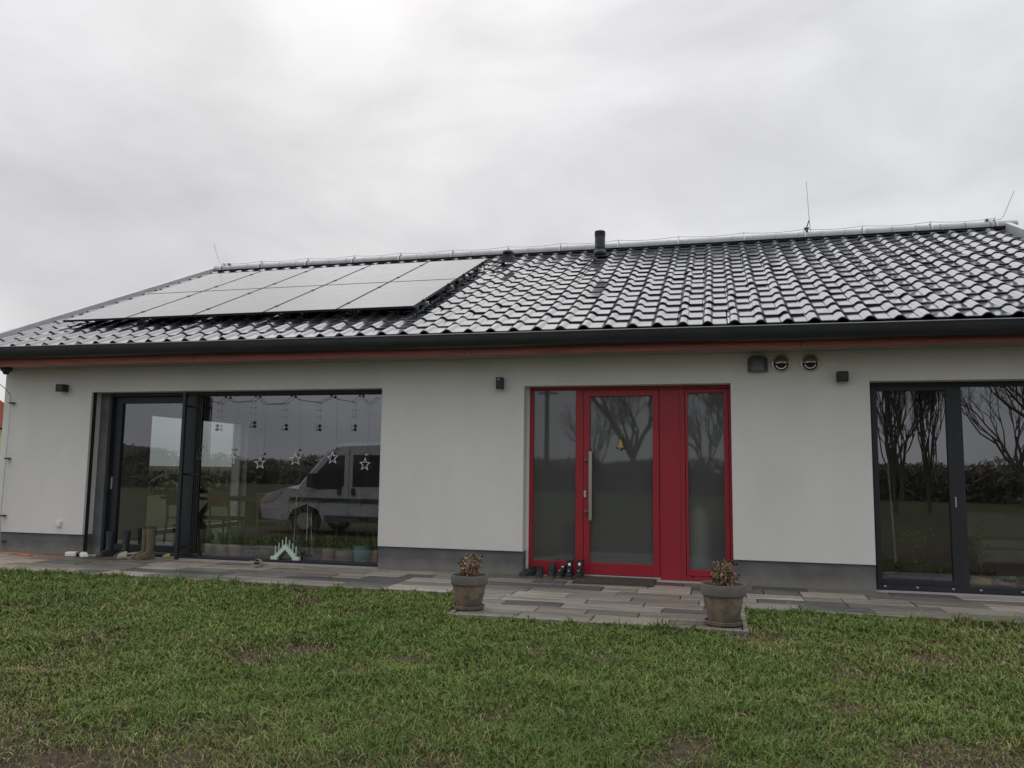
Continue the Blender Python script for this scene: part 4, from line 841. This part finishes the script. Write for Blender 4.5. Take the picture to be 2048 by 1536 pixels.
def tree(label, loc, l0, spread, seed, fastig=False, depth=6, base_r=.2, n0=4, r0=1.2):
    r = random.Random(seed); t = thing('bare_tree', label, 'tree', loc, group='bare trees behind the lawn'); tk, cr_ = MB(), MB()
    def grow(p, d, l, rad, k):
        q = p + d * l * .5 + Vector((r.gauss(0, .05), r.gauss(0, .05), r.gauss(0, .03))) * l; e = p + d * l
        b = tk if k < 3 else cr_
        b.tube([p, q, e], [rad, rad * .85, max(rad * .68, .005)], 6 if k < 2 else (4 if k < 4 else 3), False)
        if k >= depth: return
        n = n0 if k == 0 else 3 + (k > 2 and r.random() < .6)
        for j in range(n):
            a = r.uniform(0, 2 * PI) if k else 2 * PI * (j + r.uniform(-.2, .2)) / n; o_ = Vector((math.cos(a), math.sin(a), 0)); s_ = r.uniform(.4, 1.0) * spread
            nd = (d + (o_ - d * o_.dot(d)) * s_ + Vector((0, 0, .10 if not fastig else .6))).normalized(); ll = l * (r0 * r.uniform(.8, 1.1) if k == 0 else r.uniform(.6, .85))
            grow(p.lerp(e, r.uniform(.45, 1.0)) if k and j else e - d * l * (0 if j == 0 or k else r.uniform(0, .25)), nd, ll, max(.006, rad * r.uniform(.4, .64)), k + 1)
    tk.tube([(0, 0, -.1), (0, 0, .3)], [base_r * 1.35, base_r * 1.02], 8, False)
    grow(Vector((0, 0, .2)), Vector((r.gauss(0, .05), r.gauss(0, .05), 1)).normalized(), l0, base_r, 0)
    tk.obj('trunk', 'bark', t, smooth=True); cr_.obj('crown', 'bark', t)
def mir(x, yv): return (x, .44 - yv, gz(x, -30))
tree('broad bare tree mirrored in the middle of the red door glass', mir(-1.4, 28), 2.0, .85, 11, depth=7, base_r=.2, n0=5, r0=1.25)
tree('tall slim bare poplar mirrored in the left of the right window', mir(9.5, 26), 1.2, .30, 12, True, 6, .075, 11, 2.0)
tree('second slim bare poplar mirrored beside the first', mir(11.0, 27), 1.0, .32, 13, True, 6, .075, 11, 2.2)
tree('spreading bare tree mirrored at the right end of the right window', mir(14.6, 24), 1.8, .9, 14, depth=7, base_r=.2, n0=6, r0=1.35)
tree('bare tree with thin crown between the poplars and the door tree', mir(4.3, 34), 2.0, .6, 15, False, 6, .18, 5, 1.3)
for k, (x, yv, sd, sp, lb) in enumerate(((-6.5, 50, 21, .7, 'small bare tree behind the hedge left of the door tree'), (1.6, 44, 22, .75, 'bare tree behind the hedge right of the door tree'), (7.0, 40, 23, .6, 'bare tree left of the poplars at the hedge'), (17.5, 36, 24, .7, 'bare tree behind the poplars at the hedge'), (22, 34, 25, .8, 'bare tree at the right end of the hedge'), (13, 42, 26, .55, 'slender bare tree between the poplars and the spreading tree'))):
    tree(lb, mir(x, yv), 1.5, sp, sd, k % 2 == 0 and sp < .6, 5, .15, 6, 1.5)
for k, (x, yv) in enumerate(((-12.3, 60), (-11.6, 56))):
    t = thing('timber_pole', f'tall timber power pole mirrored in the left door pane, {["farther", "nearer"][k]} one', 'pole', mir(x, yv)); MB().tube([(0, 0, 0), (0, 0, 9.5)], [.16, .11], 8).obj('pole', 'timberpole', t); MB().box(-.9, .9, -.06, .06, 8.4, 8.55).obj('crossarm', 'timberpole', t)
def hedge(name, label, pts, hmin, hmax, wd, n, seed, sc=1):
    r = random.Random(seed); b = MB(); segs = list(zip(pts, pts[1:]))
    for k in range(n):
        (xa, ya), (xb, yb) = r.choice(segs); u = r.random(); hh = hmin + (hmax - hmin) * (.5 + .5 * math.sin((xa + (xb - xa) * u) * .35 + seed) * math.sin((xa + (xb - xa) * u) * .13 + 1))
        core = r.random() < .35; zz = hh * (.8 * r.random() if core else 1 - .55 * r.random() ** 2.2)
        p = Vector((xa + (xb - xa) * u + r.gauss(0, .4), ya + (yb - ya) * u + r.gauss(0, wd * (.2 if core else .45)), gz(0, -30) + zz)); d = Vector((r.gauss(0, 1), r.gauss(0, 1), r.gauss(.4, 1))).normalized(); w = d.cross(Vector((r.gauss(0, 1), r.gauss(0, 1), r.gauss(0, 1)))).normalized(); l = (r.uniform(.16, .34) if core else r.uniform(.1, .38)) * sc; ww = .5 if core else .12
        b.add([p - d * l - w * l * ww * .7, p + d * l - w * l * ww, p + d * l * .8 + w * l * ww, p - d * l * .7 + w * l * ww], [(0, 1, 2, 3)])
    o = b.obj(name, 'hedge'); kind(o, 'stuff'); tag(o, label, 'hedge')
hedge('hedgerow', 'low dark winter hedgerow along the far left side of the lawn', [(-95, -62), (-50, -58), (-12, -53)], 1.0, 1.9, 1.8, 30000, 2)
hedge('tall_hedge', 'tall dark winter hedge behind the bare trees', [(-12, -53), (12, -44), (45, -36)], 1.1, 2.5, 2.0, 45000, 3)
hedge('thicket', 'rounded dark thicket mirrored in the sliding terrace door', [(-41, -39), (-37.5, -39.5)], 2.4, 3.6, 2.0, 14000, 5)
hedge('far_wood', 'distant bare wood on the horizon behind the garden', [(-260, -150), (-120, -165), (0, -160), (150, -130)], 2.5, 4.5, 5, 20000, 8, 2.5)
hedge('garden_hedge', 'green brown hedge seen through the gable window of the left room', [(-24, -2), (-24, 30)], 1.0, 1.5, 1.0, 22000, 9)
# neighbour's house at the left edge
nb = thing('neighbour_house', 'small distant lime green house with red roof at the left edge', 'house', (-63.0, 45, gz(0, 45)))
MB().box(-5, 5.3, -4, 4, 0, 4.3).obj('wall', 'lime', nb); MB().prism([(-4.8, 4.4), (0, 6.9), (4.8, 4.4)], -5.5, 5.7, 'x').obj('roof', 'redroof', nb)
for x in (2.2, -2.5): MB().box(x, x + 1.2, -4.05, -3.99, 1.2, 2.6).obj('window', 'carglass', nb)

# ------------------------------------------------------------------ grass
def vnoise(x, y, s, seed):
    rg = np.random.RandomState(seed); g = rg.rand(128, 128); x = x * s + 40; y = y * s + 40
    i, j = np.floor(x).astype(int), np.floor(y).astype(int); u, v = x - i, y - j; u = u * u * (3 - 2 * u); v = v * v * (3 - 2 * v); i %= 127; j %= 127
    return g[i, j] * (1 - u) * (1 - v) + g[i + 1, j] * u * (1 - v) + g[i, j + 1] * (1 - u) * v + g[i + 1, j + 1] * u * v
def grass():
    R = np.random.RandomState(4); n = 1500000
    x = R.uniform(-10.5, 8.0, n); y = R.uniform(-8.2, T_EDGE - .028, n)
    dx, dy = x - CAM.x, y - CAM.y; dist = np.hypot(dx, dy); fx = dx * _r.x + dy * _r.y; fz = dx * _f.x + dy * _f.y
    keep = (fz > 1.2) & (np.abs(fx) < fz * .70 + .6)
    keep &= ~((x > PX0 - .004) & (x < PX1 + .004) & (y > P_EDGE - .032))
    f1 = vnoise(x, y, 1.1, 1) * .6 + vnoise(x, y, 3.3, 2) * .4; f2 = vnoise(x, y, 6, 3)
    bare = np.zeros(n)
    for bx, by, rx, ry, a in ((-.9, -6.8, 1.9, .8, .8), (1.6, -7.0, 1.5, .3, .55), (-.01, -4.33, .16, .09, 1), (.91, -3.9, .1, .25, .8), (-1.05, -6.6, .7, .4, .9), (-.3, -6.75, 1.1, .35, .85), (.3, -6.55, .6, .2, .8), (1.99, -5.79, .12, .1, 1), (1.41, -3.93, .2, .12, .8), (3.9, -3.33, .28, .2, .8), (3.65, -5.4, .5, .3, .8), (-1.14, -2.99, .3, .14, .5), (2.62, -2.95, .3, .3, .95), (3.1, -4.68, .2, .12, .8), (.45, -6.2, .14, .12, .8), (-.25, -4.75, .2, .12, .7), (4.6, -2.1, .7, .18, .7), (-2.7, -1.85, .6, .15, .7), (2.9, -6.2, .3, .15, .7), (1.2, -6.6, .35, .12, .8), (.95, -5.35, .12, .06, .8), (-.7, -5.9, .12, .06, .7), (3.3, -3.9, .3, .1, .6), (2.45, -5.0, .15, .06, .8), (-2.4, -5.2, .3, .12, .6), (-4.6, -3.1, .35, .1, .5), (-5.5, -2.4, .4, .1, .5)):
        bare = np.maximum(bare, a * np.exp(-((x - bx) / rx) ** 2 - ((y - by) / ry) ** 2))
    bare = np.maximum(bare, np.clip((.40 - f1) * 3.0, 0, .75)); bare += (f2 - .5) * .35
    dens = np.clip(1.08 - bare * 1.1, .16, 1) * np.clip(5.0 / dist, .5, 1.15) * .62
    keep &= R.rand(n) < dens
    x, y, dist, f1, f2, bare = x[keep], y[keep], dist[keep], f1[keep], f2[keep], bare[keep]; n = len(x); print('blades', n)
    tall = vnoise(x, y, 2.2, 7); clump = vnoise(x, y, 11, 9)
    h = (.020 + .036 * tall + .034 * clump) * R.uniform(.55, 1.25, n) * np.clip(1.1 - bare * .5, .5, 1)
    h += (R.rand(n) < .03) * R.uniform(.01, .04, n); h *= 1 + .7 * np.clip(vnoise(x, y, 1.7, 12) * 3 - 2.0, 0, 1)
    edge = (np.abs(y - T_EDGE) < .12) | ((np.abs(y - P_EDGE) < .13) & (x > PX0 - .1) & (x < PX1 + .1)); h = h * np.where(edge, 1 + .9 * np.clip(clump * 1.6 - .5, 0, 1), 1)
    w = R.uniform(.0018, .0040, n) * np.clip(dist / 5, .85, 1.8)
    a = clump * 9 + R.uniform(0, 2 * PI, n); lean = R.uniform(.4, 1.55, n); az = a; ca, sa = np.cos(az), np.sin(az)
    zb = np.array([gz(0, q) for q in np.linspace(-9, -1, 200)]); z0 = np.interp(y, np.linspace(-9, -1, 200), zb) - .004
    fa = R.uniform(0, 2 * PI, n); wx, wy = np.cos(fa) * w, np.sin(fa) * w
    m = h * .55; ml = h * lean * .35; tl = h * lean
    V = np.empty((n, 5, 3), np.float32)
    V[:, 0] = np.stack([x - wx, y - wy, z0], 1); V[:, 1] = np.stack([x + wx, y + wy, z0], 1)
    V[:, 2] = np.stack([x + wx * .8 + ca * ml, y + wy * .8 + sa * ml, z0 + m], 1); V[:, 3] = np.stack([x - wx * .8 + ca * ml, y - wy * .8 + sa * ml, z0 + m], 1)
    V[:, 4] = np.stack([x + ca * tl, y + sa * tl, z0 + h * np.sqrt(np.clip(1.15 - lean * .62, .12, 1))], 1)
    me = bpy.data.meshes.new('grass'); me.vertices.add(n * 5); me.vertices.foreach_set('co', V.ravel())
    base = (np.arange(n) * 5)[:, None]; li = np.concatenate([base + np.array([[0, 1, 2, 3]]), base + np.array([[3, 2, 4]])], 1).ravel().astype(np.int32)
    me.loops.add(n * 7); me.loops.foreach_set('vertex_index', li); me.polygons.add(n * 2)
    ls = np.stack([np.arange(n) * 7, np.arange(n) * 7 + 4], 1).ravel().astype(np.int32); me.polygons.foreach_set('loop_start', ls)
    me.update(calc_edges=True); me.validate()
    c = np.empty((n, 3)); g1, g2, g3, straw = np.array([.080, .140, .027]), np.array([.158, .212, .055]), np.array([.05, .11, .03]), np.array([.32, .265, .13])
    u = R.rand(n)[:, None]; k = np.clip(f1 * 1.2 + R.normal(0, .15, n), 0, 1)[:, None]
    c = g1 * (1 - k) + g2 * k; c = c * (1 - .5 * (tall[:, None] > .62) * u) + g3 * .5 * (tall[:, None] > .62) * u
    isst = (R.rand(n) < np.clip(.05 + bare * .6 + .22 * np.clip(vnoise(x, y, .9, 14) * 2.4 - 1.2, 0, 1), .03, .7))[:, None]; c = np.where(isst, straw * R.uniform(.45, 1.1, (n, 1)), c); c *= R.uniform(.7, 1.25, (n, 1))
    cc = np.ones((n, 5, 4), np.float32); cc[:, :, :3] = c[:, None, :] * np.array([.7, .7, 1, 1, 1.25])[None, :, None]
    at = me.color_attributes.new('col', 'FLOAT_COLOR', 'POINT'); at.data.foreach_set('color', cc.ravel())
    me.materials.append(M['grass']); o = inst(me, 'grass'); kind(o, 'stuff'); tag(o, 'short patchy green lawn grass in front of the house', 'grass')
grass()
def leaves():
    r = random.Random(3); b = MB()
    for k in range(60):
        x, y = r.uniform(-4, 4.5), r.uniform(-6.8, -1.9); z = gz(x, y) + .03; a = r.uniform(0, 6.3); l = r.uniform(.012, .03); dx, dy = math.cos(a) * l, math.sin(a) * l
        if PX0 < x < PX1 and y > P_EDGE: continue
        b.add([(x, y, z), (x + dx - dy * .5, y + dy + dx * .5, z + .008), (x + 2 * dx, y + 2 * dy, z + .002), (x + dx + dy * .5, y + dy - dx * .5, z + .01)], [(0, 1, 2, 3)])
    o = b.obj('fallen_leaves', 'dry'); kind(o, 'stuff'); tag(o, 'few scattered brown leaves lying on the lawn', 'leaves')
leaves()
